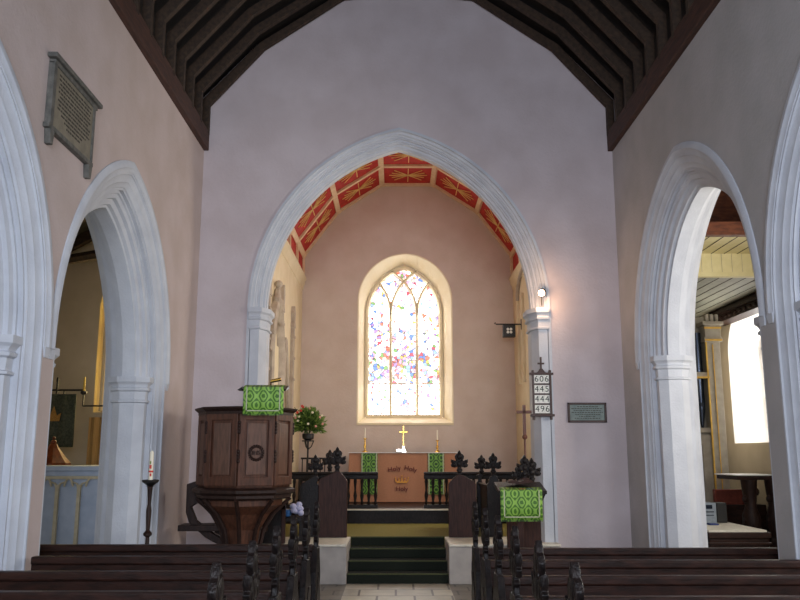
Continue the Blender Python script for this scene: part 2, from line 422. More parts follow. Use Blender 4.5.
wl = struct(wall_mesh(-4, YW, 0, 6.19, [(1.31, 1.62, 2.52, 2.06, 0), (4.762, 1.62, 2.52, 2.06, 0), (8.215, 1.62, 2.52, 2.06, 0)], TW, mL).build('wall_left', M['wall_n']))
for c in (1.31, 4.762, 8.215): moulded_arch(c, 1.62, 2.52, 2.06, TW, mL, wl, o_w=.18, i_w=.18, o_t=.13, o_b=.19, hood=.12)
wr = struct(wall_mesh(-4, YW, 0, 6.19, [(1.05, 1.77, 2.84, 2.08, 0), (4.86, 1.77, 2.84, 2.08, 0), (8.67, 1.77, 2.84, 2.08, 0)], TW, mR).build('wall_right', M['wall_s']))
for c in (1.05, 4.86, 8.67): moulded_arch(c, 1.77, 2.84, 2.08, TW, mR, wr, o_w=.18, i_w=.18, o_t=.13, o_b=.19, hood=.12)
CX = .175
def gable(s): return max(5.5, 10.3 - abs(s - CX) * 1.18)
wa = struct(wall_mesh(XL - .7, XR + .7, 0, gable, [(.04, 2.08, 3.63, 2.70, 0)], .6, mC).build('wall_chancel_arch', M['wall']))
moulded_arch(.04, 2.08, 3.63, 2.70, .6, mC, wa, o_w=.1, o_t=.13, i_w=.11, hood=0, big=True)
# thin raised edge round the chancel arch
mb = MB(); sweep(mb, [(-.02, .005), (-.02, -.018), (.02, -.018), (.02, .005)], .04, 2.08, 3.63, 2.70, 0, mC, closed=True)
mb.build('arch_edge', M['stone'], wa, w=True)

# floors
struct(MB().box(XL - .1, XR + .1, -4, YW, -.1, 0).build('floor', M['paver']))
struct(MB().box(-.63, .68, 0, 11.04, .0, .004).build('floor_aisle_tiles', M['slab']))
struct(MB().box(-6.6, XL - .1, -4, 13.4, -.1, 0).build('floor_north_aisle', M['paver']))
struct(MB().box(XR + .1, 6.8, -4, 16, -.1, 0).build('floor_south_aisle', M['paver']))
struct(MB().box(-2.1, 2.6, 11.955, 17.7, -.1, .5).build('floor_chancel', M['olive']))
struct(MB().box(-2.0, 2.5, 14.12, 17.6, .5, .715).build('floor_sanctuary', M['black_oak']))
struct(MB().box(-2.0, 2.5, 14.1, 14.22, .715, .735).build('trim_1', M['marble']))
struct(MB().box(-2.0, 2.5, 14.22, 17.6, .715, .73).build('floor_sanctuary_shaded', M['oak']))  # floor coloured dark to carry the shadow at the altar foot
st = thing('chancel_steps', 'flight of four dark green carpeted steps between pale stone plinths', 'steps', (.025, 11.04, 0))
for k in range(4):
    MB().box(-.63, .68, 11.04 + .3 * k, 11.95, .125 * k, .125 * (k + 1) - .002).build('step', M['carpet'], st, w=True, bev=.01)
    MB().box(-.63, .68, 11.035 + .3 * k, 11.06 + .3 * k, .125 * (k + 1) - .014, .125 * (k + 1) + .003).build('step_edge', M['nosing'], st, w=True, bev=.004)
for side, x0, x1 in ((0, -2.05, -.635), (1, .685, 2.13)):
    p = struct(MB().box(x0, x1, 10.98, YW + .74, 0, .47).build('plinth_wall_' + ('left', 'right')[side], M['plinth'], bev=.01))
    MB().box(x0 - .0, x1 + .0, 10.95, YW + .74, .47, .50).build('coping', M['marble'], p, w=True, bev=.008)

# nave roof
cl = MB()
ro = [(CX - 3.7, 5.95), (CX, 10.1), (CX + 3.7, 5.95), (CX + 3.75, 6.05), (CX, 10.25), (CX - 3.75, 6.05)]
cl.prism(ro, 'y', -4, YW + .6); ceil = struct(cl.build('ceiling', M['roof']))
inner = [(CX - 2.86, 6.15), (CX - 2.86, 6.58), (CX - 2.1, 7.46), (CX - .95, 8.27), (CX, 8.36), (CX + .95, 8.27), (CX + 2.1, 7.46), (CX + 2.86, 6.58), (CX + 2.86, 6.15)]
outer = [(CX + (x - CX) * 1.035, z + .085 * (i not in (0, 8))) for i, (x, z) in enumerate(inner)]
mb = MB(); bo = [(CX + (x - CX) * 1.055, z + .12 * (i not in (0, 8))) for i, (x, z) in enumerate(inner)]; bo2 = [(CX + (x - CX) * 1.07, z + .15 * (i not in (0, 8))) for i, (x, z) in enumerate(inner)]
for i in range(8): mb.prism([bo[i], bo[i + 1], bo2[i + 1], bo2[i]], 'y', -4, YW + .02)
mb.build('roof_gap_backing', M['roof'], ceil)  # dark sheet added close behind the rafters so the gaps look shaded
def truss(y):
    mb = MB()
    for i in range(len(inner) - 1):
        mb.prism([inner[i], inner[i + 1], outer[i + 1], outer[i]], 'y', y - .04, y + .04)
    return mb
t0 = truss(0).build('rafter', M['rafter'], ceil); t0.location = (0, 11.13, 0)
for k in range(1, 26):
    c = t0.copy(); COL.objects.link(c); c.parent = ceil; c.location = (0, 11.13 - .47 * k, 0)
struct(MB().box(XL - .1, XL + .07, -4, YW - .01, 5.92, 6.2).build('trim_2', M['plate'], bev=.01))
struct(MB().box(XR - .07, XR + .1, -4, YW - .01, 5.92, 6.2).build('trim_3', M['plate'], bev=.01))

# ------------------------------------------------------------------ chancel shell
XN, XS, YE = -2.0, 2.5, 17.2
def cz(s): return 8.0
we = wall_mesh(XN - .6, XS + .6, 0, 8.0, [(.19, .99, 4.85, 1.02, 2.27)], .42, lambda s, z, t: (s, YE + t, z))
# replace the straight reveal by a splay to the tracery
wes = struct(we.build('wall_east', M['chancel']))
mb = MB(); rws = []
for p, t, zz in ((arc(.19, .99, 4.85, 1.02, 0), 0, 2.27), (arc(.17, .85, 4.62, 1.16, 0), .42, 2.40)):
    p = [(p[0][0], zz)] + p + [(p[-1][0], zz)]
    rws.append([(x, YE + t, z) for x, z in p])
rws = [r + [r[0]] for r in rws]; mb.rows(rws)
sweep(mb, [(-.02, -.002), (-.02, -.012), (.0, -.012), (.01, .0)], .19, .99, 4.85, 1.02, 2.27, lambda s, z, t: (s, YE + t, z))
mb.build('window_splay', M['splay'], wes, w=True)
MB().box(.19 - 1.01, .19 + 1.01, YE - .03, YE + .1, 2.225, 2.27).build('window_sill', M['cream'], wes, w=True, bev=.008)
win = struct(MB().add([(x, YE + .5, z) for x, z in [(-.75, 2.35)] + arc(.175, .86, 4.75, 1.05, 0) + [(1.1, 2.35)]], [tuple(range(NA * 2 + 3))]).build('window_1', M['glass_e']))
# tracery: outer arch, two mullions with intersecting arcs
WC, WA, WZ, WR = .17, .81, 4.62, 1.12
tr = MB()
P = lambda pts: [(x, YE + .42, z) for x, z in pts]
def arcfrom(x0, sgn, R, xend_test, n=18):
    """arc rising from x0, bending towards sgn"""
    out = []
    for i in range(n + 1):
        th = (PI / 2) * i / n; x = x0 + sgn * (R - R * math.cos(th)); z = WZ + R * math.sin(th)
        # stay inside the outer arch
        ex = abs(x - WC); lim = WZ + math.sqrt(max(0, WR ** 2 - (ex + WR - WA) ** 2))
        if z > lim + .03: break
        out.append((x, z))
    return out
def strip(pts, w=.075, t=.12):
    n = len(pts); rr = [[], [], [], []]
    for i, (x, z) in enumerate(pts):
        a = Vector(pts[max(i - 1, 0)]); b = Vector(pts[min(i + 1, n - 1)]); d = (b - a).normalized(); q = Vector((-d.y, d.x)) * w / 2
        for j, (e, y) in enumerate(((-1, t), (-.35, 0), (.35, 0), (1, t))):
            rr[j].append((x + q.x * e, YE + .40 + y, z + q.y * e))
    tr.rows(rr, closed=True)
m1, m2 = WC - .285, WC + .285
for m in (m1, m2):
    strip([(m, 2.4), (m, 3.5), (m, WZ)])
    for sg in (-1, 1): strip(arcfrom(m, sg, WR, None))
oa = arc(WC, WA, WZ, WR, 0)
strip([(oa[0][0], 2.4)] + oa + [(oa[-1][0], 2.4)], w=.13)
tr.box(WC - WA, WC + WA, YE + .38, YE + .52, 2.38, 2.46)
tr.box(WC - WA, WC + WA, YE + .46, YE + .5, 3.12, 3.14)
tr.build('tracery', M['cream'], win, w=True, smooth=True)
def side_wall(name, x, sgn, mt):
    return struct(MB().box(min(x, x + sgn * .5), max(x, x + sgn * .5), YW + .6, YE + .05, 0, 5.32).build(name, mt))
wn = side_wall('wall_chancel_north', XN, -1, M['cream']); ws = side_wall('wall_chancel_south', XS, 1, M['cream'])
for nm, x, sg, wpar in (('cornice', XN, 1, wn), ('cornice', XS, -1, ws)):
    prof = [(x - sg * .01, 5.08), (x + sg * .02, 5.1), (x + sg * .025, 5.17), (x + sg * .05, 5.2), (x + sg * .055, 5.27), (x + sg * .08, 5.3), (x + sg * .08, 5.35), (x - sg * .01, 5.35)]
    MB().prism(prof, 'y', YW + .6, YE - .001).build(nm, M['cream'], wpar, w=True, smooth=True)
# panelled red ceiling: seven facets
CC = .25
pl = [(CC - 2.25, 5.32), (CC - 2.25, 5.83), (CC - 1.52, 6.82), (CC - .56, 7.44), (CC + .56, 7.44), (CC + 1.52, 6.82), (CC + 2.25, 5.83), (CC + 2.25, 5.32)]
pin = Vector((CC, 5.6))
rc = MB(); o2 = [((x - CC) * 1.06 + CC, (z - 5.4) * 1.06 + 5.42) for x, z in pl]
for i in range(7): rc.prism([pl[i], pl[i + 1], o2[i + 1], o2[i]], 'y', YW + .6, YE + .02)
cc = struct(rc.build('ceiling_chancel', M['red']))
rb = MB(); stars = MB(); rows_y = [YE - .06 - 1.18 * k for k in range(5)]
for i in range(7):
    a, b = Vector(pl[i]), Vector(pl[i + 1]); mid = (a + b) / 2; d = (b - a); L = d.length; d = d.normalized()
    nrm = Vector((-d.y, d.x));
    if nrm.dot(pin - mid) < 0: nrm = -nrm
    n3 = Vector((nrm.x, 0, nrm.y))
    for y in rows_y: rb.bar((a.x + nrm.x * .02, y, a.y + nrm.y * .02), (b.x + nrm.x * .02, y, b.y + nrm.y * .02), .1, .05, n3)
    if i > 0: rb.bar((a.x + nrm.x * .02, YW + .62, a.y + nrm.y * .02), (a.x + nrm.x * .02, YE, a.y + nrm.y * .02), .11, .07, n3)
    if i in (0, 6): continue
    for y in rows_y[:-1]:
        yc = y - .59; ex = L * .5 - .16; ey = .4
        q = lambda u, v: (mid.x + d.x * u + nrm.x * .012, yc + v, mid.y + d.y * u + nrm.y * .012)
        for (u, v) in ((ex, 0), (0, ey), (ex * .72, ey * .75), (ex * .72, -ey * .75), (ex * .85, ey * .35), (ex * .85, -ey * .35)):
            stars.bar(q(-u, -v), q(u, v), .016, .014, n3)
rb.build('rib', M['rib'], cc, w=True); stars.build('gilt_star', M['gold'], cc, w=True)
# blind recess mouldings on the south chancel wall
mb = MB()
for y, w in ((16.35, .07), (15.75, .05)): mb.box(XS - .05, XS + .01, y, y + w, 3.0, 4.75)
mb.build('wall_shaft', M['cream'], ws, w=True, bev=.01)
mb = MB(); mb.tube([(XS - .03, 16.38 - 1.0 * (1 - math.cos(t)), 4.7 + .5 * math.sin(t)) for t in [i * PI / 14 for i in range(8)]], .04, 8)
mb.build('wall_shaft', M['carved'], ws, w=True)

# gothic monument on the north chancel wall
gm = thing('gothic_wall_monument', 'tall grey carved gothic monument with pinnacles on the chancel side wall', 'monument', (XN, 13.9, 0))
def pinnacle(y, z0, z1, w):
    mb = MB(); h = z1 - z0
    mb.box(XN, XN + .06, y - w / 2, y + w / 2, z0, z0 + h * .8)
    for k in range(3):
        zz = z0 + h * (.3 + .2 * k); mb.box(XN, XN + .075, y - w * .62, y + w * .62, zz, zz + .04)
    mb.prism([(y - w * .7, z0 + h * .8), (y + w * .7, z0 + h * .8), (y + w * .35, z0 + h * .86), (y + w * .6, z0 + h * .93), (y + w * .2, z0 + h), (y - w * .2, z0 + h), (y - w * .6, z0 + h * .93), (y - w * .35, z0 + h * .86)], 'x', XN, XN + .07)
    return mb
pinnacle(13.95, 2.2, 4.52, .17).build('pinnacle', M['carved'], gm, w=True, smooth=True)
pinnacle(15.5, 2.4, 4.42, .17).build('pinnacle', M['carved'], gm, w=True, smooth=True)
pinnacle(12.45, 2.2, 4.52, .17).build('pinnacle', M['carved'], gm, w=True, smooth=True)
mb = MB(); mm = lambda s, z, t: (XN + .10 - t, s, z)
sweep(mb, [(0, .1), (0, 0), (.06, -.03), (.12, .02), (.14, .1)], 13.2, .66, 3.1, 1.2, 2.1, mm)
mb.tube([(XN + .06, 12.45, 3.2), (XN + .06, 13.2, 4.3), (XN + .06, 13.95, 3.2)], .05, 6)
mb.tube([(XN + .06, 13.95, 2.5), (XN + .06, 14.2, 3.6), (XN + .06, 14.75, 2.6), (XN + .06, 15.0, 2.1)], .05, 6)
for z, y in ((3.5, 12.65), (3.5, 13.75), (3.8, 12.86), (3.8, 13.54), (4.1, 13.06), (4.1, 13.34), (4.38, 13.2)): mb.ball((XN + .07, y, z), .07, 7, 5)
mb.build('canopy', M['carved'], gm, w=True, smooth=True)
MB().box(XN, XN + .06, 12.4, 15.6, 2.0, 2.16).build('ledge', M['carved'], gm, w=True, bev=.01)
MB().box(XN + .0, XN + .03, 12.62, 13.78, 2.16, 3.4).build('inscription_panel', M['cream'], gm, w=True)

# ------------------------------------------------------------------ north aisle
struct(MB().box(-6.9, -6.4, -4, 13.4, 0, 4.2).build('wall_north_aisle', M['aisle']))
wne = wall_mesh(-6.6, XL - .6, 0, 6.6, [(-4.1, .62, 3.9, 1.0, 2.28)], .4, lambda s, z, t: (s, 12.9 + t, z))
wne = struct(wne.build('wall_north_aisle_east', M['aisle']))
mb = MB(); rws = []
for d, t in ((0, 0), (.0, .12), (.3, .5)):
    p = arc(-4.1, .62, 3.9, 1.0, d); p = [(p[0][0], 2.28)] + p + [(p[-1][0], 2.28)]
    rws.append([(x, 12.9 + t, z) for x, z in p])
mb.rows(rws); mb.build('window_splay', M['cream'], wne, w=True, smooth=True)
mb = MB(); mb.tube([(x, 12.95, z) for x, z in [(-4.62, 2.3)] + arc(-4.1, .52, 3.9, .9, 0)], .035, 8); mb.build('window_shaft', M['cream'], wne, w=True, smooth=True)
struct(MB().add([(x, 13.25, z) for x, z in [(-4.5, 2.28)] + arc(-4.1, .4, 3.9, .9, 0) + [(-3.7, 2.28)]], [tuple(range(NA * 2 + 3))]).build('window_2', M['glass_n']))
MB().box(-4.12, -4.07, 13.15, 13.24, 2.28, 4.5).build('mullion', M['cream'], wne, w=True)
nr = struct(MB().prism([(XL - .72, 5.9), (-6.9, 4.0), (-6.9, 4.15), (XL - .72, 6.05)], 'y', -4, 13.4).build('ceiling_north_aisle', M['roof']))
for k in range(14):
    MB().prism([(XL - .72, 5.74), (-6.9, 3.84), (-6.9, 4.0), (XL - .72, 5.9)], 'y', 12.6 - k * .8, 12.72 - k * .8).build('rafter', M['rafter'], nr)
MB().tube([(XL - .7, 12.3, 4.2), (-4.1, 12.3, 4.75), (-5.2, 12.3, 4.55)], .08, 6).build('brace', M['rafter'], nr)

b = thing('processional_banner', 'dark green banner with gold emblem hanging from crossbar in left aisle', 'banner', (-5.05, 12.3, 0))
bx0, bx1, bz0, bz1 = -5.32, -4.76, 1.74, 2.52
mb = MB(); nx = 24
mb.rows([[(bx0 + (bx1 - bx0) * i / nx, 12.3 + .012 * math.sin(i * .9 + z), z) for i in range(nx + 1)] for z in (bz0, bz0 + .3, bz1)])
o = mb.build('cloth', M['banner'], b, w=True, smooth=True); o.modifiers.new('solid', 'SOLIDIFY').thickness = .01
MB().tube([(-5.42, 12.3, 2.58), (-4.66, 12.3, 2.58)], .014, 8).build('crossbar', M['iron'], b, w=True)
mb = MB(); mb.tube([(-5.075, 12.34, 0), (-5.075, 12.34, 2.7)], .016, 8); mb.ball((-5.075, 12.34, 2.73), (.02, .02, .05)); mb.build('pole', M['iron'], b, w=True)
MB().lathe([(.2, 0), (.2, .03), (.05, .06)], -5.075, 12.34, 0).build('foot', M['iron'], b, w=True)
for x in (-5.2, -4.95): MB().tube([(x, 12.3, 2.57), (x, 12.3, 2.5)], .01).build('hanging_loop', M['iron'], b, w=True)
mb = MB(); yb = 12.275
mb.prism([(-5.17, 2.12), (-4.98, 2.12), (-4.96, 2.24), (-5.02, 2.2), (-5.07, 2.34), (-5.12, 2.2), (-5.18, 2.24)], 'y', yb - .01, yb)
mb.ball((-5.075, yb, 2.17), (.1, .012, .045)); mb.build('emblem', M['banner_gold'], b, w=True)

tb = thing('chest_tomb', 'pale blue grey stone chest with buff ribbed panels in left aisle', 'tomb', (-4.4, 10.4, 0))
MB().box(-5.4, -3.56, 10.2, 10.9, 0, 1.40).build('chest', M['tomb'], tb, w=True)
mb = MB(); mb.box(-5.44, -3.52, 10.14, 10.94, 1.44, 1.5); mb.box(-5.42, -3.54, 10.16, 10.92, 1.38, 1.44); mb.build('lid', M['tomb'], tb, w=True, bev=.01)
mb = MB(); x = -5.4
while x < -3.7:
    mb.box(x - .02, x + .02, 10.16, 10.2, 0, 1.28)
    for sg in (-1, 1):
        mb.tube([(x, 10.18, 1.2), (x + sg * .03, 10.18, 1.29), (x + sg * .08, 10.18, 1.31), (x + sg * .075, 10.18, 1.26), (x + sg * .1, 10.18, 1.33), (x + sg * .13, 10.18, 1.36)], .014, 6)
    x += .262
mb.box(-5.4, -3.56, 10.17, 10.2, 1.345, 1.38); mb.build('tracery_rib', M['tombrib'], tb, w=True)

fc = thing('font', 'font with red brown pointed wooden cover behind blue grey tomb', 'font', (-4.72, 11.5, 0))
MB().lathe([(.3, 0), (.3, .1), (.16, .2), (.16, .9), (.3, 1.1), (.33, 1.48)], -4.72, 11.5, 0, 8, PI / 8).build('bowl', M['carved'], fc, w=True)
mb = MB(); mb.lathe([(.24, 0), (.24, .04), (.17, .12), (.08, .24), (.05, .3)], -4.72, 11.5, 1.48, 8, PI / 8); mb.build('cover', M['fontwood'], fc, w=True)
mb = MB(); mb.ball((-4.72, 11.5, 1.80), .04); mb.ball((-4.72, 11.5, 1.86), .022); mb.build('finial', M['fontwood'], fc, w=True, smooth=True)

sc = thing('riddel_rod', 'thin iron rod carrying a candle cup beside the aisle altar window', 'candle holder', (-4.5, 12.0, 0))
pA = at(83.5, 406, 12.0)
mb = MB(); mb.tube([(pA.x, 12.0, pA.z), (-3.6, 12.0, pA.z)], .012, 6); mb.tube([(pA.x, 12.0, pA.z), (pA.x, 12.0, pA.z + .2)], .011, 6); mb.tube([(-3.62, 12, 0), (-3.62, 12, pA.z)], .015); mb.build('rod', M['iron'], sc, w=True)
MB().lathe([(.015, 0), (.045, .02), (.045, .05), (.03, .06)], pA.x, 12.0, pA.z + .16).build('candle_cup', M['iron'], sc, w=True)
tag(MB().lathe([(.016, 0), (.014, .2)], pA.x, 12.0, pA.z + .22).build('candle', M['ywax'], smooth=True), 'thin yellow candle on the iron rod in the left aisle', 'candle')
al = thing('aisle_altar', 'side altar with tan pleated hanging under the yellow aisle window', 'altar', (-4.1, 12.6, 0))
mb = MB(); rws = []
for z in (.1, 2.2):
    rws.append([(-4.75 + 1.3 * i / 60, 12.84 + .02 * math.sin(i * 1.1), z) for i in range(61)])
mb.rows(rws); mb.build('dossal_curtain', M['curtain'], al, w=True, smooth=True)
MB().box(-4.62, -3.5, 12.3, 12.8, 0, 1.45).build('altar_body', M['curtain'], al, w=True)
MB().box(-4.66, -3.48, 12.27, 12.82, 1.45, 1.48).build('altar_cloth', M['linen'], al, w=True)

# ------------------------------------------------------------------ south aisle and organ chapel
def mS(s, z, t): return (5.8 + t, s, z)
wsa = struct(wall_mesh(-4, 15.4, 0, 4.6, [(7.6, .8, 3.2, .9, 1.8), (13.4, .82, 3.3, .84, 1.82)], .6, mS).build('wall_south_aisle', M['aisle']))
for i, (c, zs, R, a, sill) in enumerate(((7.6, 3.2, .9, .8, 1.8), (13.4, 3.3, .84, .82, 1.82))):
    mb = MB(); rws = []
    for d, t in ((0, 0), (.25, .5)):
        p = arc(c, a, zs, R, d); p = [(p[0][0], sill)] + p + [(p[-1][0], sill)]
        r = [mS(x, z, t) for x, z in p]; rws.append(r + [r[0]])
    mb.rows(rws); mb.build('window_splay', M['linen'], wsa, w=True, smooth=True)
    aa = a - .24
    g = MB().add([(6.32, x, z) for x, z in [(c - aa, sill)] + arc(c, aa, zs, R, .0) + [(c + aa, sill)]], [tuple(range(NA * 2 + 3))])
    w_ = struct(g.build('window_%d' % (3 + i), M['glass_s']))
    mb = MB(); mb.box(6.24, 6.31, c - .03, c + .03, sill, zs + .6)
    for k in range(8): mb.box(6.28, 6.31, c - aa, c + aa, sill + .25 * k, sill + .25 * k + .015)
    for k in range(6): mb.box(6.28, 6.31, c - aa + .2 * k, c - aa + .2 * k + .012, sill, zs + .3)
    mb.build('glazing_bars', M['carved'], w_, w=True)
struct(MB().box(XR + .1, 6.4, 15.2, 15.5, 0, 4.6).build('wall_organ_chapel_east', M['aisle']))
struct(MB().box(3.02, 3.2, 11.85, 15.3, 0, 4.5).build('wall_organ_chapel_north', M['aisle']))
sr = struct(MB().prism([(XR + .72, 6.0), (6.6, 4.45), (6.6, 4.6), (XR + .72, 6.15)], 'y', -4, 10.9).build('ceiling_south_aisle', M['warmwood']))
for k in range(12): MB().prism([(XR + .72, 5.8), (6.6, 4.25), (6.6, 4.45), (XR + .72, 6.0)], 'y', 10.2 - k * .8, 10.34 - k * .8).build('rafter', M['warmwood'], sr)
MB().box(XR + .72, 6.5, 9.95, 10.06, 4.35, 4.52).build('tie_beam', M['warmwood'], sr)
s2 = struct(MB().box(XR + .72, 6.4, 10.06, 11.0, 4.36, 4.4).build('ceiling_soffit', M['board']))
mb = MB()
for k in range(14): mb.box(3.8 + .18 * k, 3.806 + .18 * k, 10.06, 11.0, 4.354, 4.361)
mb.build('board_joint', M['oak'], s2, w=True)
s3 = struct(MB().box(XR + .72, 6.4, 10.98, 11.02, 4.06, 4.4).build('wall_bulkhead', M['board']))
mb = MB()
for k in range(18): mb.box(3.78 + .14 * k, 3.785 + .14 * k, 10.974, 10.981, 4.1, 4.36)
mb.build('board_joint', M['tombrib'], s3, w=True)
MB().box(XR + .72, 6.4, 10.95, 11.04, 4.03, 4.09).build('board_rail', M['board'], s3, w=True)
MB().box(XR + .72, 6.4, 10.975, 11.0, 4.4, 6.1).build('bulkhead_upper', M['warmwood'], s3, w=True)
s4 = struct(MB().box(3.2, 6.4, 11.02, 15.4, 4.1, 4.14).build('ceiling_organ_chapel', M['boardgrey']))
mb = MB()
for k in range(18): mb.box(3.25 + .19 * k, 3.257 + .19 * k, 11.05, 15.2, 4.094, 4.101)
mb.build('board_joint', M['oak'], s4, w=True)
mb = MB(); mb.box(5.55, 5.82, 11.1, 14.3, 3.86, 4.1); mb.box(5.5, 5.58, 11.1, 14.3, 3.98, 4.05)
for k in range(16): mb.ball((5.55, 11.3 + .19 * k, 3.92), (.03, .06, .035), 8, 5)
struct(mb.build('trim_4', M['oak'], bev=.01))

og = thing('organ', 'pipe organ with dark metal pipes in a cream and gold case', 'organ', (4.9, 13.4, 0))
mb = MB(); mb.box(3.4, 5.3, 13.45, 14.6, 0, 2.0); mb.box(3.4, 5.3, 13.55, 14.6, 2.0, 3.9); mb.build('case', M['organ'], og, w=True, bev=.01)
mb = MB(); mb.box(5.08, 5.3, 13.3, 13.6, 0, 3.45); mb.box(5.04, 5.34, 13.27, 13.6, 3.45, 3.52); mb.box(5.06, 5.32, 13.28, 13.6, 3.52, 3.72); mb.box(5.02, 5.36, 13.24, 13.6, 3.72, 3.78)
mb.box(3.4, 5.1, 13.35, 13.5, 1.98, 2.06); mb.box(3.4, 5.1, 13.3, 13.5, 2.85, 2.95)
for k in range(3): mb.box(5.08 + .08 * k, 5.13 + .08 * k, 13.27, 13.35, 3.78, 3.9)
mb.build('pilaster', M['organ'], og, w=True, bev=.006)
mb = MB(); mb.box(5.06, 5.085, 13.29, 13.31, 0, 3.45); mb.box(5.17, 5.185, 13.29, 13.31, 0, 3.4); mb.box(5.05, 5.33, 13.262, 13.28, 3.46, 3.49); mb.box(5.05, 5.33, 13.272, 13.29, 3.66, 3.69); mb.box(4.3, 5.1, 13.29, 13.31, 2.85, 2.88)
mb.build('gilt_line', M['organ_gold'], og, w=True)
for k in range(9):
    x = 4.98 - .15 * k; h = 1.55 + .06 * (k % 3)
    mb = MB(); mb.lathe([(.02, 0), (.06, .28), (.062, .3), (.062, h)], x, 13.44, 2.06, 12); mb.box(x - .03, x + .03, 13.372, 13.38, 2.4, 2.46)
    mb.build('organ_pipe', M['pipe'], og, w=True, smooth=True)
mb = MB(); mb.box(4.2, 5.0, 13.40, 13.46, .2, 1.9); mb.build('front_panel', M['panelw'], og, w=True)
mb = MB(); mb.box(4.1, 5.08, 13.36, 13.42, 1.78, 1.95); mb.box(4.93, 5.08, 13.36, 13.42, .1, 1.8); mb.build('panel_frame', M['organ'], og, w=True, bev=.01)

cb = thing('low_cupboard', 'dark brown panelled cupboard with pale cloth on top in right aisle', 'cupboard', (4.25, 11.5, 0))
MB().box(3.88, 4.62, 10.5, 12.5, 0, .69).build('body', M['oak'], cb, w=True, bev=.01)
mb = MB()
for k in range(3): mb.box(3.92 + .24 * k, 4.11 + .24 * k, 10.485, 10.5, .1, .5)
mb.box(3.86, 4.64, 10.47, 10.5, .54, .57); mb.box(3.86, 4.64, 10.465, 10.5, .62, .69); mb.build('front_moulding', M['oak'], cb, w=True, bev=.008)
MB().box(3.88, 4.6, 10.5, 12.5, .691, .715).build('top_cloth', M['marble'], cb, w=True)
hf = thing('stereo', 'small grey and black stereo with speakers on the pale topped cupboard', 'stereo', (4.4, 11.6, .716))
p0 = at(702, 520, 11.0); 
def hbox(u0, u1, v0, v1, y0, y1, nm, m_, bev=.004):
    a = at(u0, v1, y0); b_ = at(u1, v0, y0); return MB().box(a.x, b_.x, y0, y1, .717 if v1 > 518 else a.z, b_.z).build(nm, m_, hf, w=True, bev=bev)
hbox(704.5, 716.5, 503, 520, 11.55, 11.8, 'player', M['hifi']); hbox(718.5, 727, 503, 520, 11.57, 11.8, 'speaker', M['black']); hbox(701, 704, 503, 520, 11.57, 11.8, 'speaker', M['black'])
hbox(707, 713, 505, 509, 11.538, 11.552, 'display', M['screen']); hbox(706, 715, 511.5, 512.5, 11.538, 11.552, 'disc_slot', M['screen']); hbox(706, 715, 515, 515.8, 11.538, 11.552, 'cassette_slot', M['screen'])
tag(MB().box(4.16, 4.28, 11.2, 11.34, .717, .735).build('compact_disc_case', M['bookblue'], bev=.003), 'small blue case lying in front of the stereo', 'case')

tt = thing('carved_table', 'dark carved wooden table with bright top under the right aisle window', 'table', (5.1, 12.6, 0))
a = at(733, 480, 12.4); b_ = at(780, 480, 12.4)
MB().box(a.x, b_.x, 12.2, 13.0, 1.27, 1.33).build('tabletop', M['oak'], tt, w=True, bev=.01)
for x in (a.x + .2, a.x + .55):
    mb = MB(); mb.lathe([(.08, 0), (.09, .1), (.12, .3), (.08, .42), (.13, .6), (.13, .75), (.08, .9), (.1, 1.05), (.12, 1.27)], x, 12.3, 0, 10)
    for k in range(9): mb.ball((x + .09 * math.cos(k * 2.3), 12.26, .3 + .1 * k), (.05, .04, .06), 7, 5)
    mb.build('leg', M['oakv'], tt, w=True, smooth=True)
mb = MB(); mb.box(a.x + .2, b_.x - .02, 12.5, 12.56, .15, .45); mb.box(a.x + .1, b_.x, 12.7, 12.74, 0, .3); mb.build('stretcher', M['oakv'], tt, w=True)
tag(MB().box(a.x - .05, b_.x - .1, 12.22, 12.95, 1.331, 1.345).build('table_runner', M['linen']), 'white cloth lying on the dark carved table', 'cloth')
tag(MB().box(a.x - .02, a.x + .5, 13.05, 13.15, .871, 1.10).build('red_panel', M['redcloth'], bev=.01), 'red brown panel standing behind the dark carved table', 'panel')
tag(MB().box(a.x - .04, a.x + .75, 13.02, 13.25, 0, .87).build('low_chest', M['oak'], bev=.01), 'low dark chest under the red brown panel', 'chest')

# ------------------------------------------------------------------ poppyheads, pews, stalls
FL = [(.035, 0), (.03, .05), (.05, .07), (.03, .09), (.03, .12), (.075, .105), (.12, .115), (.135, .15), (.115, .165), (.13, .19), (.128, .235), (.10, .215), (.075, .215), (.055, .205),
      (.045, .215), (.065, .24), (.072, .275), (.055, .305), (.03, .315), (.022, .34), (0, .37)]
def poppy(mb, ax, c, z, sc=1., th=.05, carve=True):
    """fleur shaped finial; ax is the direction of its thickness"""
    pts = [(x * sc, h * sc) for x, h in FL]; pts = pts + [(-x, h) for x, h in pts[:-1][::-1]]
    cx, cy = c
    if ax == 'y': mb.prism([(cx + x, z + h) for x, h in pts], 'y', cy - th / 2, cy + th / 2)
    else: mb.prism([(cy + x, z + h) for x, h in pts], 'x', cx - th / 2, cx + th / 2)
    if carve:
        for x, h, r in ((0, .16, .045), (.08, .15, .035), (-.08, .15, .035), (.105, .2, .025), (-.105, .2, .025), (0, .27, .045), (0, .06, .04), (.04, .22, .02), (-.04, .22, .02), (0, .33, .02)):
            for sg in (-1, 1):
                if ax == 'y': mb.ball((cx + x * sc, cy + sg * th * .45, z + h * sc), (r * sc, .018, r * sc * 1.1), 8, 5)
                else: mb.ball((cx + sg * th * .42, cy + x * sc, z + h * sc), (.009, r * sc, r * sc * 1.1), 8, 5)
    return mb

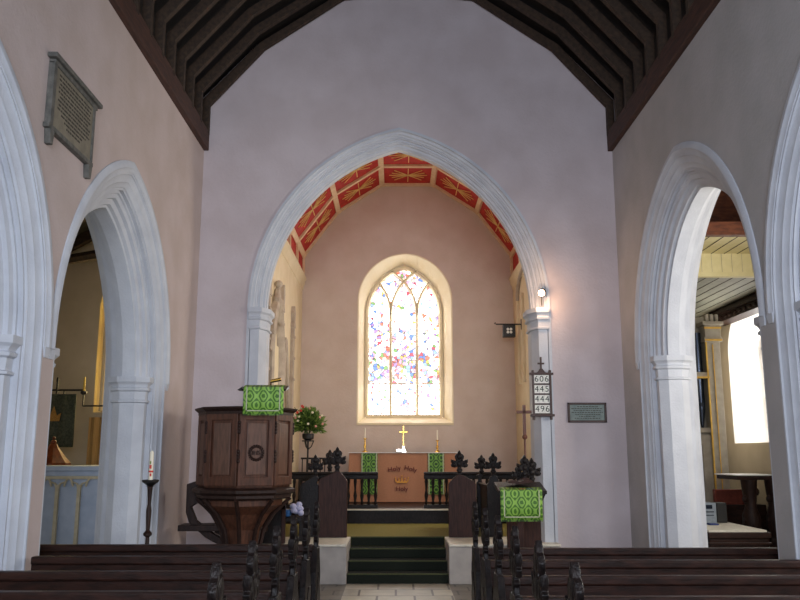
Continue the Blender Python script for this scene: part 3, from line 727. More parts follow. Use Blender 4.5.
def pew(x_end, x_wall, label, loc, group, htop, sg):
    t = thing('pew', label, 'pew', loc, group)
    # back leans slightly; local origin at the aisle end on the floor, x towards the wall = sg
    X = abs(x_wall - x_end)
    def bx(a, b, y0, y1, z0, z1, mb): return mb.box(min(sg * a, sg * b), max(sg * a, sg * b), y0, y1, z0, z1)
    mb = MB(); bx(.03, X, -.02, .02, .12, htop - .05, mb)
    mb.build('backrest', M['oak'], t, bev=.004)
    mb = MB(); bx(.02, X, -.045, .035, htop - .06, htop, mb); mb.build('top_rail', M['oak'], t, bev=.014)
    mb = MB(); bx(.03, X, -.035, -.02, htop - .2, htop - .15, mb); bx(.03, X, -.032, -.02, .3, .42, mb); mb.build('back_moulding', M['oak'], t, bev=.008)
    mb = MB(); bx(.03, X, -.19, -.03, htop - .2, htop - .175, mb); mb.build('book_ledge', M['oak'], t, bev=.006)
    mb = MB(); bx(.03, X, .02, .4, .42, .46, mb); mb.build('seat', M['oak'], t, bev=.01)
    mb = MB(); pts = [(-.2, 0), (.2, 0), (.2, .5), (.17, .56), (.2, .62), (.17, .72), (.12, .8), (.1, .88), (-.1, .88), (-.14, .8), (-.2, .7), (-.2, .5)]
    mb.prism([(y, z) for y, z in pts], 'x', -.022, .022)
    for sx in (-1, 1):
        mb.prism([(-.15, .1), (.15, .1), (.15, .5), (.0, .68), (-.15, .5)], 'x', sx * .02, sx * .028)
    be = mb.build('bench_end', M['black_oak'], t, bev=.008)
    mb = poppy(MB(), 'x', (0, 0), .87, 1.03, .034); mb.build('poppyhead', M['black_oak'], be, bev=.005, smooth=True)
    return t
ys = [7.15 - .79 * k for k in range(8)]
ordn = ['nearest the pulpit', 'second from the pulpit', 'third from the pulpit', 'fourth from the pulpit', 'fifth from the pulpit', 'sixth from the pulpit', 'seventh from the pulpit', 'closest to the viewer']
ordr = ['nearest the green draped desk', 'second from the green draped desk', 'third from the green draped desk', 'fourth from the green draped desk', 'fifth from the green draped desk', 'sixth from the green draped desk', 'seventh from the green draped desk', 'closest to the viewer']
for side, sg, xe, xw, ht, od in (('left', -1, -.67, XL + .06, .9, ordn), ('right', 1, .67, XR - .06, .87, ordr)):
    first = None
    for k, y in enumerate(ys[:7]):
        lab = 'dark oak pew with carved bench end, %s block, row %s' % (side, od[k])
        if k == 0:
            pew(xe, -3.45 if sg < 0 else 3.3, lab, (xe, y, 0), side + ' block of pews', ht, sg)
        elif first is None:
            first = pew(xe, xw, lab, (xe, y, 0), side + ' block of pews', ht, sg)
        else:
            c = copy_tree(first); c.location = (xe, y, 0); c['label'] = lab

def stall_end(mb, x0, x1, y, z0, zt, peak, th=.06):
    mb.prism([(x0, z0), (x1, z0), (x1, zt - .14), (x1 - .03 * (1 if x1 > x0 else -1), zt - .1), (peak + .05, zt - .02), (peak, zt), (peak - .05, zt - .02), (x0 + .03, zt - .1), (x0, zt - .14)], 'y', y - th / 2, y + th / 2)
    return mb
def stall(label, x0, x1, peak, y0, y1, zt, psc, deskside, rear=None, m_='stall'):
    t = thing('choir_stall', label, 'choir stall', ((x0 + x1) / 2, y0, .5), None)
    stall_end(MB(), x0, x1, y0, .5, zt, peak).build('bench_end', M[m_], t, w=True, bev=.008)
    poppy(MB(), 'y', (peak, y0), zt - .01, psc, .05).build('poppyhead', M['black_oak'], t, w=True, bev=.006, smooth=True)
    gi = .13
    if rear:
        xa, xb = (min(x0, x1), max(x0, x1) - gi + .02) if deskside > 0 else (min(x0, x1) + gi - .02, max(x0, x1))
        stall_end(MB(), xa, xb, y1, .5, zt - .02, (xa + xb) / 2).build('bench_end', M[m_], t, w=True, bev=.008)
        poppy(MB(), 'y', (rear, y1), zt - .04, psc, .05).build('poppyhead', M['black_oak'], t, w=True, bev=.006, smooth=True)
    gi = .13
    MB().box(min(x0, x1) + (.03 if deskside > 0 else gi), max(x0, x1) - (gi if deskside > 0 else .03), y0 + .02, y1 - .02, zt - .18, zt - .15).build('desk_top', M['oakv'], t, w=True, bev=.005)
    xx = x1 - gi if deskside > 0 else x0 + gi
    MB().box(xx - .02, xx + .02, y0 + .02, y1 - .02, .5, zt - .17).build('desk_front', M['oakv'], t, w=True, bev=.005)
    return t
a0 = at(318, 541, 11.85); a1 = at(347, 541, 11.85)
stall('brown choir stall end with tall poppyhead left of the chancel steps', a0.x, a1.x, at(337, 500, 11.85).x, 11.85, 13.4, at(337, 471, 11.85).z, .95, 1, rear=at(330, 460, 13.4).x)
stall('dark choir stall with small poppyhead next to pulpit, behind the front stall', at(300, 500, 11.95).x, a0.x - .005, at(315, 500, 11.95).x, 11.95, 13.4, at(315, 476, 11.95).z, .85, -1, m_='black_oak')
c0 = at(449, 541, 11.85); c1 = at(477, 541, 11.85)
stall('brown choir stall end with tall poppyhead right of the chancel steps', c0.x, c1.x, at(460, 500, 11.85).x, 11.85, 13.4, at(460, 474, 11.85).z, .93, -1)
stall('narrow shiny choir stall end behind the green draped reading desk', at(487, 500, 11.9).x, at(502, 500, 11.9).x, at(494, 500, 11.9).x, 11.9, 13.4, at(494, 475, 11.9).z, .88, 1, rear=at(481.5, 460, 13.4).x, m_='black_oak')
# clergy stall behind the reading desk, with carved finial
t = thing('clergy_stall', 'dark clergy stall with gabled back and carved finial behind reading desk', 'stall', (1.7, 10.83, 0))
q0 = at(507, 520, 10.82); q1 = at(541, 520, 10.82); pk = at(525, 476, 10.82)
MB().prism([(q0.x, 0), (q1.x, 0), (q1.x, pk.z - .2), (pk.x + .12, pk.z - .08), (pk.x, pk.z), (pk.x - .12, pk.z - .08), (q0.x, pk.z - .2)], 'y', 10.8, 10.86).build('back_panel', M['stall'], t, w=True, bev=.01)
poppy(MB(), 'y', (pk.x, 10.83), pk.z - .02, .78, .07).build('poppyhead', M['black_oak'], t, w=True, bev=.006, smooth=True)
mb = MB()
poppy(mb, 'y', (pk.x + .1, 10.88), pk.z - .1, .9, .05); poppy(mb, 'y', (pk.x - .07, 10.89), pk.z - .09, .65, .05)
mb.build('poppyhead', M['black_oak'], t, w=True, bev=.006, smooth=True)
mb = MB(); mb.box(q1.x - .3, q1.x - .01, 10.86, 10.92, 0, pk.z - .3); mb.build('side_panel', M['oakv'], t, w=True)
# clergy stall by the pulpit
t = thing('clergy_stall', 'dark panelled stall between pulpit stem and chancel steps', 'stall', (-1.6, 11.0, .5))
q0 = at(251, 550, 11.02); q1 = at(286, 505, 11.02)
mb = MB(); mb.box(q0.x, q1.x, 11.0, 11.06, .505, q1.z); mb.build('back_panel', M['black_oak'], t, w=True, bev=.006)
mb = MB(); mb.box(q0.x - .01, q0.x + .04, 10.98, 11.0, .505, q1.z); mb.box(q1.x - .05, q1.x, 10.98, 11.0, .505, q1.z); mb.box(q0.x, q1.x, 10.98, 11.0, q1.z - .06, q1.z); mb.build('panel_frame', M['stall'], t, w=True, bev=.006)
r0 = at(286, 517, 11.3); r1 = at(303, 517, 11.3)
mb = MB(); mb.box(r0.x - .02, r1.x, 11.25, 11.6, r0.z - .06, r0.z); mb.box(r1.x - .05, r1.x, 11.3, 11.5, .505, r0.z - .05); mb.build('kneeler_desk', M['black_oak'], t, w=True, bev=.006)
tag(MB().box(at(283, 510, 11.3).x, at(290, 510, 11.3).x, 11.28, 11.5, r0.z + .002, r0.z + .09).build('hassock', M['blue'], bev=.02), 'blue cushion on the dark desk beside the pulpit', 'cushion')
p = at(297.5, 500, 11.4)
mb = MB()
for k in range(7): mb.ball((p.x + .05 * math.cos(k * 1.9), 11.4 + .04 * math.sin(k * 2.3), r0.z + .046 + .018 * k), (.045, .05, .04), 8, 6)
tag(mb.build('folded_cloth', M['lilac'], smooth=True), 'crumpled lilac white cloth on dark desk beside the pulpit', 'cloth')

# ------------------------------------------------------------------ pulpit
PC = Vector((-1.80, 9.95, 0)); PR = .54
pu = thing('pulpit', 'eight sided dark oak pulpit with panelled faces on a curved stem', 'pulpit', PC)
def octv(R, k): a = math.radians(2 + 45 * k); return (R * math.sin(a), -R * math.cos(a))
def octpts(R): return [octv(R, k) for k in range(8)]
def octrow(prof, z=0):
    mb = MB(); mb.rows([[(x, y, z + h) for x, y in octpts(r)] + [(*octv(r, 0), z + h)] for r, h in prof]); return mb
zt = at(240, 411, 9.4).z; zb = at(240, 489, 9.4).z
mb = octrow([(PR, 0), (PR, zt - zb)], zb)
mb.prism(octpts(PR), 'z', zb, zb + .02)
mb.build('body', M['pulpit'], pu)
for k in range(8):
    if k == 4: continue
    a = Vector(octv(PR, k)); b_ = Vector(octv(PR, k + 1)); d = (b_ - a); L = d.length; d.normalize(); n = Vector((d.y, -d.x))
    P3 = lambda u, z, o: (a.x + d.x * u + n.x * o, a.y + d.y * u + n.y * o, z)
    fm = MB(); nn = (n.x, n.y, 0); H0, H1 = zb + .03, zt - .03
    for (u, w) in ((.035, .07), (L - .035, .07)): fm.bar(P3(u, H0, .012), P3(u, H1, .012), w, .03, nn)
    for (z, w) in ((H0 + .05, .1), (H1 - .03, .08)): fm.bar(P3(.05, z, .012), P3(L - .05, z, .012), w, .028, nn)
    fm.build('panel_frame', M['pulpit'], pu, bev=.006)
    pm = MB(); pm.bar(P3(L / 2, H0 + .12, .006), P3(L / 2, H1 - .1, .006), L - .19, .016, nn); pm.build('panel', M['pulpit_p'], pu, bev=.006)
    if k in (0, 1, 7, 2):   # carved brackets near the corners
        for z in (H1 - .1, H0 + .38):
            cm = MB()
            for j in range(4): cm.ball(P3(.0, z - .035 * j, .02), (.022, .022, .025), 8, 5)
            cm.build('corner_bracket', M['oakv'], pu, smooth=True)
# roundel on the right-hand face
a = Vector(octv(PR, 0)); b_ = Vector(octv(PR, 1)); d = (b_ - a).normalized(); n = Vector((d.y, -d.x)); c = (a + b_) / 2 + n * .022
zc = at(257, 453, 9.4).z
mb = MB(); ring = [(c.x + d.x * .07 * math.cos(t), c.y + d.y * .07 * math.cos(t), zc + .07 * math.sin(t)) for t in [2 * PI * i / 24 for i in range(25)]]
mb.tube(ring, .011, 6)
for i in range(20):
    t_ = 2 * PI * i / 20; mb.ball((c.x + d.x * .084 * math.cos(t_), c.y + d.y * .084 * math.cos(t_), zc + .084 * math.sin(t_)), .012, 6, 4)
mb.build('roundel', M['oakv'], pu, smooth=True)
text('IHS', 'roundel_letters', M['oakv'], pu, (c.x, c.y - .004, zc), .07, .006, yaw=math.atan2(d.y, d.x))
octrow([(PR, -.04), (PR + .03, -.03), (PR + .03, 0), (PR + .07, .03), (PR + .075, .05), (PR + .04, .055), (PR - .06, .055), (PR - .08, -.04)], zt).build('cornice', M['oakv'], pu)
octrow([(.3, -.14), (PR - .02, -.13), (PR + .02, -.11), (PR + .02, -.08), (PR + .07, -.05), (PR + .07, -.02), (PR + .03, 0), (PR - .02, .01)], zb).build('base_moulding', M['oakv'], pu)
octrow([(.26, 0), (.26, .12), (.2, .16), (.17, .3), (.17, .55), (.21, .78), (.32, .96), (.46, 1.06), (.46, zb - .1)], .0).build('stem', M['pulpit'], pu)
mb = MB()
for k in range(8):
    x, y = octv(1, k); mb.tube([(x * r, y * r, z) for r, z in ((.2, .2), (.2, .55), (.25, .78), (.36, .96), (.55, zb - .12))], .025, 6)
mb.build('stem_rib', M['oakv'], pu, smooth=True)
# stair curling down at the back left
mb = MB()
for k in range(5):
    z = zb - .1 - .22 * k; x = -.2 + .05 * k; y = .45 + .22 * k
    mb.box(x - .3, x + .25, y - .15, y + .12, z - .05, z)
mb.build('stair_tread', M['oakv'], pu, bev=.006)
L1 = at(187, 475, 10.1); L2 = at(187, 512, 10.1)
def rel(u, v, Y): q = at(u, v, Y); return (q.x - PC.x, q.z)
mb = MB(); mb.prism([rel(188, 484, 10.2), rel(200, 480, 10.2), rel(202, 500, 10.2), rel(192, 507, 10.2), rel(197, 520, 10.2), rel(215, 534, 10.2), rel(236, 546, 10.2), rel(228, 549, 10.2), rel(206, 537, 10.2), rel(190, 522, 10.2), rel(187, 512, 10.2)], 'y', .2, .3)
mb.prism([rel(198, 502, 10.2), rel(207, 501, 10.2), rel(225, 516, 10.2), rel(240, 530, 10.2), rel(240, 545, 10.2), rel(215, 532, 10.2), rel(222, 522, 10.2)], 'y', .21, .29)
mb.build('stair_string', M['oakv'], pu, bev=.008)
x0, z0 = rel(181, 531, 10.2); x1, z1 = rel(222, 525, 10.2)
MB().box(x0, x1, .1, .45, z0 + .01, z1 + .01).build('stair_landing', M['oakv'], pu, bev=.006)
# book desk on the front of the pulpit and its fall
f0 = at(243, 414, 9.32); f1 = at(284, 388, 9.32)
bd = [(f0.x - PC.x - .02, f1.z - .03), (f1.x - PC.x + .02, f1.z - .03)]
mb = MB()
mb.prism([(-.62, f1.z - .035), (-.6, f1.z - .01), (-.3, f1.z + .05), (-.3, f1.z + .02)], 'x', bd[0][0], bd[1][0]); mb.box(bd[0][0] + .1, bd[1][0] - .1, -.5, -.42, zt + .05, f1.z)
mb.prism([(bd[0][0] - .06, f1.z - .02), (bd[0][0], f1.z + .02), (bd[0][0], f1.z - .01)], 'y', -.6, -.4)
mb.build('book_desk', M['black_oak'], pu)
def fall(name, label, x0, x1, y, z0, z1, fold=.02, m_='green'):
    t = thing(name, label, 'altar hanging', ((x0 + x1) / 2, y, z0))
    mb = MB(); n = 16
    yy = lambda i: y + .006 * math.sin(i * 1.3)
    mb.rows([[(x0 + (x1 - x0) * i / n, yy(i), z) for i in range(n + 1)] for z in (z0, (z0 + z1) / 2, z1)] + [[(x0 + (x1 - x0) * i / n, y + .10, z1 + fold) for i in range(n + 1)]])
    o = mb.build('cloth', M[m_], t, w=True, smooth=True); o.modifiers.new('solid', 'SOLIDIFY').thickness = .008
    mb = MB(); e = .035
    mb.box(x0 + e, x1 - e, y - .016, y - .01, z0 + .03, z0 + .042); mb.box(x0 + e, x0 + e + .012, y - .016, y - .01, z0 + .03, z1); mb.box(x1 - e - .012, x1 - e, y - .016, y - .01, z0 + .03, z1)
    mb.build('braid', M['braid'], o, w=True)
    k = 44; mb = MB()
    for i in range(k):
        x = x0 + (x1 - x0) * (i + .5) / k; mb.box(x - .003, x + .003, y - .004, y + .002, z0 - .016, z0)
    mb.build('fringe', M['green2'], o, w=True)
    return t
fall('pulpit_fall', 'green damask cloth with silver braid hanging over the pulpit edge', f0.x, f1.x, 9.31, f0.z, f1.z + .01, fold=.03)
bk = at(276, 384, 9.5)
t = thing('reading_lamp', 'small brass reading lamp lying above the pulpit cloth', 'lamp', (bk.x, 9.5, f1.z + .02))
MB().tube([(bk.x - .06, 9.5, f1.z + .09), (bk.x + .06, 9.5, f1.z + .115)], .022, 10).build('lamp_shade', M['brass'], t, w=True, smooth=True)
MB().tube([(bk.x - .06, 9.52, f1.z + .05), (bk.x - .06, 9.5, f1.z + .09)], .008, 6).build('lamp_arm', M['brass'], t, w=True)

# ------------------------------------------------------------------ reading desk on the right
g0 = at(501, 520, 9.9); g1 = at(542, 493.5, 9.9)
t = thing('reading_desk', 'dark wooden reading desk on a square post behind the right pews', 'lectern', ((g0.x + g1.x) / 2, 10.1, 0))
mb = MB(); mb.prism([(9.88, g1.z - .01), (9.88, g1.z + .03), (10.35, g1.z + .12), (10.35, g1.z + .07)], 'x', g0.x - .02, g1.x + .06); mb.build('desk_top', M['black_oak'], t, w=True, bev=.006)
pc = at(520, 530, 10.1).x
mb = MB(); mb.box(pc - .04, pc + .04, 10.06, 10.14, .08, g1.z + .05); mb.build('post', M['stall'], t, w=True, bev=.006)
mb = MB(); mb.box(pc - .22, pc + .22, 10.06, 10.14, 0, .08); mb.box(pc - .04, pc + .04, 9.88, 10.32, 0, .08); mb.build('foot', M['stall'], t, w=True, bev=.006)
MB().prism([(g1.x + .0, g1.z - .12), (g1.x + .06, g1.z - .0), (g1.x, g1.z)], 'y', 9.95, 10.3).build('side_bracket', M['black_oak'], t, w=True)
fall('desk_fall', 'green damask cloth with silver braid hanging from right reading desk', g0.x, g1.x, 9.866, g0.z, g1.z + .04, fold=.03)
mb = MB(); zz = g1.z + .10; cx = (g0.x + g1.x) / 2
for sg in (-1, 1):
    mb.prism([(cx, zz + .0), (cx + sg * .13, zz + .02), (cx + sg * .14, zz + .035), (cx + sg * .05, zz + .05), (cx, zz + .03)], 'y', 9.98, 10.22)
tag(mb.build('open_book', M['stall'], bev=.003), 'brown open book on the dark reading desk', 'book')
tag(MB().box(cx + -.02, cx + .05, 9.9, 9.96, g1.z + .038, g1.z + .055).build('bookmark', M['bookred']), 'small red marker on the reading desk edge', 'bookmark')
tag(MB().box(cx + .07, cx + .15, 9.9, 9.96, g1.z + .038, g1.z + .055).build('bookmark', M['bookblue']), 'small blue marker on the reading desk edge', 'bookmark')
rr = at(467, 472, 12.2)
tag(MB().box(rr.x - .03, rr.x + .06, 12.1, 12.3, at(460, 474, 11.85).z - .148, at(460, 474, 11.85).z - .1).build('hymn_book', M['bookred'], bev=.004), 'red book lying on the right choir stall desk', 'book')

# ------------------------------------------------------------------ sanctuary: rails, altar, ornaments
def rail(label, x0, x1, side):
    t = thing('altar_rail', label, 'altar rail', ((x0 + x1) / 2, 14.25, .735))
    zt = at(360, 472, 14.2).z
    mb = MB(); mb.box(x0, x1, 14.17, 14.33, zt - .045, zt); mb.box(x0, x1, 14.2, 14.3, zt - .12, zt - .045); mb.build('top_rail', M['black_oak'], t, w=True, bev=.01)
    MB().box(x0, x1, 14.2, 14.3, .737, .80).build('bottom_rail', M['black_oak'], t, w=True, bev=.006)
    xe = x1 if side < 0 else x0
    n = int((x1 - x0) / .115)
    for k in range(n):
        x = (x1 - .04 - .115 * k) if side < 0 else (x0 + .04 + .115 * k)
        h = zt - .12 - .8
        MB().lathe([(.022, 0), (.03, .03), (.018, .06), (.032, h * .35), (.016, h * .55), (.022, h * .8), (.03, h * .9), (.024, h)], x, 14.25, .8, 8).build('baluster', M['black_oak'], t, w=True, smooth=True)
    return t
rail('black turned altar rail left of the gap in front of the altar', XN + .02, at(378, 480, 14.2).x, -1)
rail('black turned altar rail right of the gap in front of the altar', at(424, 480, 14.2).x, XS - .02, 1)

A0 = at(349, 480, 16.1); A1 = at(461, 480, 16.1); AZ = at(400, 453, 16.1).z
t = thing('altar', 'altar covered in a tan brown frontal with embroidered crown and green bands', 'altar', ((A0.x + A1.x) / 2, 16.5, .73))
MB().box(A0.x + .02, A1.x - .02, 16.14, 16.85, .732, AZ - .02).build('altar_body', M['oakv'], t, w=True)
fr = thing('altar_cloth', 'white linen cloth along the altar top', 'cloth', ((A0.x + A1.x) / 2, 16.5, AZ))
MB().box(A0.x - .01, A1.x + .01, 16.07, 16.9, AZ, AZ + .012).build('linen', M['linen'], fr, w=True)
# the frontal narrows at the top as the photo shows a slight flare at the left foot
mb = MB(); n = 60
mb.rows([[(A0.x + e0 + (A1.x + e1 - A0.x - e0) * i / n, 16.11 + .008 * math.sin(i * .55), z) for i in range(n + 1)] for z, e0, e1 in ((.74, -.03, .03), (1.2, -.015, .015), (AZ, 0, 0))])
for x, e in ((A0.x, -.03), (A1.x, .03)): mb.add([(x + e, 16.11, .74), (x, 16.11, AZ), (x, 16.85, AZ), (x + e, 16.85, .74)], [(0, 1, 2, 3)])
mb.build('frontal', M['frontal'], t, w=True, smooth=True)
AC = at(403, 480, 16.1).x
for u0, u1 in ((361, 377.5), (428, 444.5)):
    x0, x1 = at(u0, 480, 16.1).x, at(u1, 480, 16.1).x
    MB().box(x0, x1, 16.085, 16.1, .88, AZ - .002).build('green_band', M['green2'], t, w=True)
    mb = MB(); mb.box(x0 + .01, x0 + .03, 16.08, 16.086, .88, AZ - .005); mb.box(x1 - .03, x1 - .01, 16.08, 16.086, .88, AZ - .005); mb.build('band_braid', M['braid'], t, w=True)
loc0 = Vector(t.location)
def ft(s_, u, v, size, rz):
    q = at(u, v, 16.08); text(s_, 'embroidered_word', M['embroid'], t, (q.x - loc0.x, 16.088 - loc0.y, q.z - loc0.z), size, .006, rotz=rz)
ft('Holy', 394.3, 469, .13, .18); ft('Holy', 410.7, 469, .13, -.18); ft('Holy', 402, 489, .12, 0)
q = at(402, 483, 16.09); mb = MB(); s_ = .022
base_ = q.z
mb.prism([(q.x - 4.5 * s_, base_), (q.x + 4.5 * s_, base_), (q.x + 4.8 * s_, base_ + 1.2 * s_), (q.x - 4.8 * s_, base_ + 1.2 * s_)], 'y', 16.08, 16.1)
for k, hx in enumerate((-4.8, -2.4, 0, 2.4, 4.8)):
    h = (4.2, 3.4, 5.6, 3.4, 4.2)[k]; mb.prism([(q.x + (hx - 1) * s_, base_ + 1.2 * s_), (q.x + (hx + 1) * s_, base_ + 1.2 * s_), (q.x + hx * 1.15 * s_, base_ + h * s_)], 'y', 16.082, 16.098)
    mb.ball((q.x + hx * 1.15 * s_, 16.09, base_ + (h + .3) * s_), .014, 6, 4)
mb.build('embroidered_crown', M['goldthread'], t, w=True)

def candlestick(u, v0, label, clabel):
    q = at(u, 452, 16.5); z = AZ + .012; zt = at(u, v0, 16.5).z; hc = .2
    t = thing('candlestick', label, 'candlestick', (q.x, 16.5, z), 'altar candlesticks')
    h = zt - hc - z
    MB().lathe([(.06, 0), (.06, .015), (.02, .04), (.014, .07), (.028, h * .45), (.012, h * .6), (.012, h - .03), (.034, h - .01), (.034, h), (.01, h)], q.x, 16.5, z, 12).build('stem', M['brass'], t, w=True, smooth=True)
    tag(MB().lathe([(.014, 0), (.012, hc - .01), (.003, hc)], q.x, 16.5, z + h, 10).build('candle', M['candle'], smooth=True), clabel, 'candle', 'altar candles')
candlestick(365, 428, 'brass candlestick on the altar, left of the cross', 'white candle in the brass stick left of the altar cross')
candlestick(437.5, 430, 'brass candlestick on the altar, right of the cross', 'white candle in the brass stick right of the altar cross')
q = at(403.5, 452, 16.5); z = AZ + .012; zt2 = at(403, 426, 16.5).z
t = thing('altar_cross', 'brass cross on a base silvered for its glare standing on the altar', 'cross', (q.x, 16.5, z))
mb = MB(); mb.box(q.x - .012, q.x + .012, 16.49, 16.51, z + .1, zt2); mb.box(q.x - .08, q.x + .08, 16.49, 16.51, zt2 - .13, zt2 - .105); mb.build('cross', M['brass'], t, w=True, bev=.003)
mb = MB(); mb.lathe([(.1, 0), (.1, .03), (.07, .04), (.07, .07), (.04, .08), (.04, .12), (.015, .14)], q.x, 16.5, z, 6); mb.build('cross_foot', M['silver'], t, w=True)  # silver colour stands in for the glare on a mirrored brass base
tag(MB().box(q.x - .16, q.x - .02, 16.3, 16.42, z, z + .07).build('small_dish', M['silver'], bev=.02), 'bright silver dish on the altar in front of the cross', 'dish')

# flowers on a pedestal
fp = at(308.5, 424, 14.9)
t = thing('flower_pedestal', 'thin black wrought iron flower stand beside the altar', 'stand', (fp.x, 14.9, .73))
mb = MB(); mb.tube([(fp.x, 14.9, .8), (fp.x, 14.9, fp.z - .3)], .016, 8)
mb.build('pole', M['iron'], t, w=True, smooth=True)
for k in range(3):
    a = 2 * PI * k / 3 + .5; c_, s_ = math.cos(a), math.sin(a)
    MB().tube([(fp.x, 14.9, 1.0), (fp.x + .08 * c_, 14.9 + .08 * s_, .9), (fp.x + .2 * c_, 14.9 + .2 * s_, .745)], .012, 6).build('leg', M['iron'], t, w=True, smooth=True)
mb = MB()
for k in range(3):
    a = 2 * PI * k / 3; c_, s_ = math.cos(a), math.sin(a); mb.tube([(fp.x, 14.9, fp.z - .45), (fp.x + .06 * c_, 14.9 + .06 * s_, fp.z - .4), (fp.x + .1 * c_, 14.9 + .1 * s_, fp.z - .3)], .01, 6)
mb.lathe([(.11, 0), (.11, .02)], fp.x, 14.9, fp.z - .31, 14); mb.build('bracket', M['iron'], t, w=True, smooth=True)
t = thing('flower_arrangement', 'round green arrangement with pink and cream flowers on iron stand', 'flowers', (fp.x, 14.9, fp.z - .29))
MB().lathe([(.05, 0), (.1, .03), (.11, .1), (.1, .12)], fp.x, 14.9, fp.z - .29, 14)  .build('bowl', M['iron'], t, w=True, smooth=True)
rnd = random.Random(3)
def leafs(n, mb, R):
    for _ in range(n):
        th = rnd.uniform(0, 2 * PI); ph = rnd.uniform(-.5, 1.45); r = R * rnd.uniform(.35, 1.08)
        c = Vector((fp.x + r * math.cos(ph) * math.cos(th), 14.9 + r * math.cos(ph) * math.sin(th), fp.z - .02 + r * math.sin(ph)))
        d = Vector((math.cos(ph) * math.cos(th), math.cos(ph) * math.sin(th), math.sin(ph) + rnd.uniform(-.5, .5))).normalized()
        q = d.cross(Vector((rnd.uniform(-1, 1), rnd.uniform(-1, 1), rnd.uniform(-1, 1)))).normalized(); L = rnd.uniform(.06, .12); w = L * .22
        nn = d.cross(q) * L * .1
        mb.add([c - d * L * .5, c + q * w + nn, c + d * L * .55, c - q * w + nn], [(0, 1, 2, 3)])
mb = MB(); leafs(1000, mb, .29); mb.build('foliage', M['leaf'], t, w=True)
mb = MB(); leafs(500, mb, .25)
for _ in range(14):
    th = rnd.uniform(0, 2 * PI); e = rnd.uniform(.1, .3); mb.tube([(fp.x, 14.9, fp.z - .2), (fp.x + e * math.cos(th), 14.9 + e * math.sin(th), fp.z + rnd.uniform(.0, .3))], .006, 5)
mb.build('dark_foliage', M['leafd'], t, w=True)
for nm, n, r_ in (('pink', 5, .018), ('redf', 4, .02), ('cpetal', 8, .018)):
    mb = MB()
    for _ in range(n):
        th = rnd.uniform(PI, 2 * PI); ph = rnd.uniform(-.3, 1.2); r = .29
        if nm == 'redf': ph = rnd.uniform(.6, 1.3); r = .34
        c = (fp.x + r * math.cos(ph) * math.cos(th), 14.9 + r * math.cos(ph) * math.sin(th), fp.z + r * math.sin(ph))
        for j in range(5): mb.ball((c[0] + r_ * .7 * math.cos(j * 1.257), c[1], c[2] + r_ * .7 * math.sin(j * 1.257)), (r_ * .6, r_ * .5, r_ * .6), 6, 4)
    mb.build('blossom', M[nm], t, w=True, smooth=True)

# spindle-backed bench by the north wall of the sanctuary
t = thing('sanctuary_bench', 'low dark bench with spindle back behind the flower stand', 'bench', (-1.7, 16.7, .73))
x0, x1 = at(301, 460, 16.75).x, at(331, 460, 16.75).x; zt = at(310, 457.5, 16.75).z
MB().box(x0, x1, 16.73, 16.77, zt - .035, zt).build('top_rail', M['black_oak'], t, w=True, bev=.005)
MB().box(x0, x1, 16.4, 16.77, 1.12, 1.16).build('seat', M['black_oak'], t, w=True, bev=.005)
for k in range(7): MB().box(x0 + .02 + k * (x1 - x0 - .06) / 6, x0 + .04 + k * (x1 - x0 - .06) / 6, 16.74, 16.76, 1.16, zt - .03).build('spindle', M['black_oak'], t, w=True)
for x in (x0 + .02, x1 - .02):
    for y in (16.42, 16.75): MB().box(x - .02, x + .02, y - .02, y + .02, .732, 1.12).build('leg', M['black_oak'], t, w=True)

# square lantern on a bracket
q = at(508, 330, 16.0); qa = at(496, 324, 16.0)
t = thing('bracket_lantern', 'black square lantern with white quatrefoil on a wall bracket', 'lantern', (XS, 16.0, q.z))
mb = MB(); h = .12; mb.box(q.x - h + .02, q.x + h + .02, 15.94, 16.1, q.z - h - .02, q.z + h - .02); mb.build('box', M['black'], t, w=True, bev=.006)
mb = MB(); mb.tube([(XS, 16.02, qa.z), (qa.x, 16.02, qa.z), (qa.x - .01, 16.02, qa.z + .03), (qa.x - .03, 16.02, qa.z + .01)], .014, 6); mb.box(XS - .03, XS, 15.98, 16.06, qa.z - .1, qa.z + .1); mb.build('bracket', M['iron'], t, w=True)
mb = MB()
for dx, dz in ((-.03, -.03), (.03, -.03), (-.03, .03), (.03, .03)): mb.ball((q.x + .02 + dx, 15.935, q.z - .02 + dz), (.028, .012, .028), 10, 6)
mb.build('quatrefoil', M['white'], t, w=True)

# ------------------------------------------------------------------ things on the arch wall
h0 = at(534, 416, 11.12); h1 = at(550, 373, 11.12)
t = thing('hymn_board', 'brown wooden hymn board with four rows of white number cards', 'hymn board', ((h0.x + h1.x) / 2, 11.15, h0.z))
x0, x1, z0, z1 = h0.x, h1.x, h0.z, h1.z; yb0, yb1 = 11.10, 11.16; xc = (x0 + x1) / 2
MB().box(x0, x1, 11.12, yb1, z0, z1).build('board', M['plaque_frame'], t, w=True)
mb = MB()
for x in (x0, x1): mb.box(x - .016, x + .016, yb0, yb1, z0 - .05, z1 + .04)
for z in (z0 + .01, z1 - .01): mb.box(x0 - .045, x1 + .045, yb0 - .004, yb1, z - .016, z + .016)
mb.build('frame', M['plaque_frame'], t, w=True, bev=.005)
mb = MB(); mb.prism([(xc - .07, z1), (xc + .07, z1), (xc + .045, z1 + .02), (xc + .015, z1 + .06), (xc - .015, z1 + .06), (xc - .045, z1 + .02)], 'y', yb0, yb1)
mb.box(xc - .011, xc + .011, yb0 + .01, yb1 - .01, z1 + .05, z1 + .22); mb.box(xc - .045, xc + .045, yb0 + .01, yb1 - .01, z1 + .12, z1 + .142); mb.build('crest_cross', M['plaque_frame'], t, w=True, bev=.004)
rowz = [at(542, v, 11.1).z for v in (379, 389, 399, 409)]
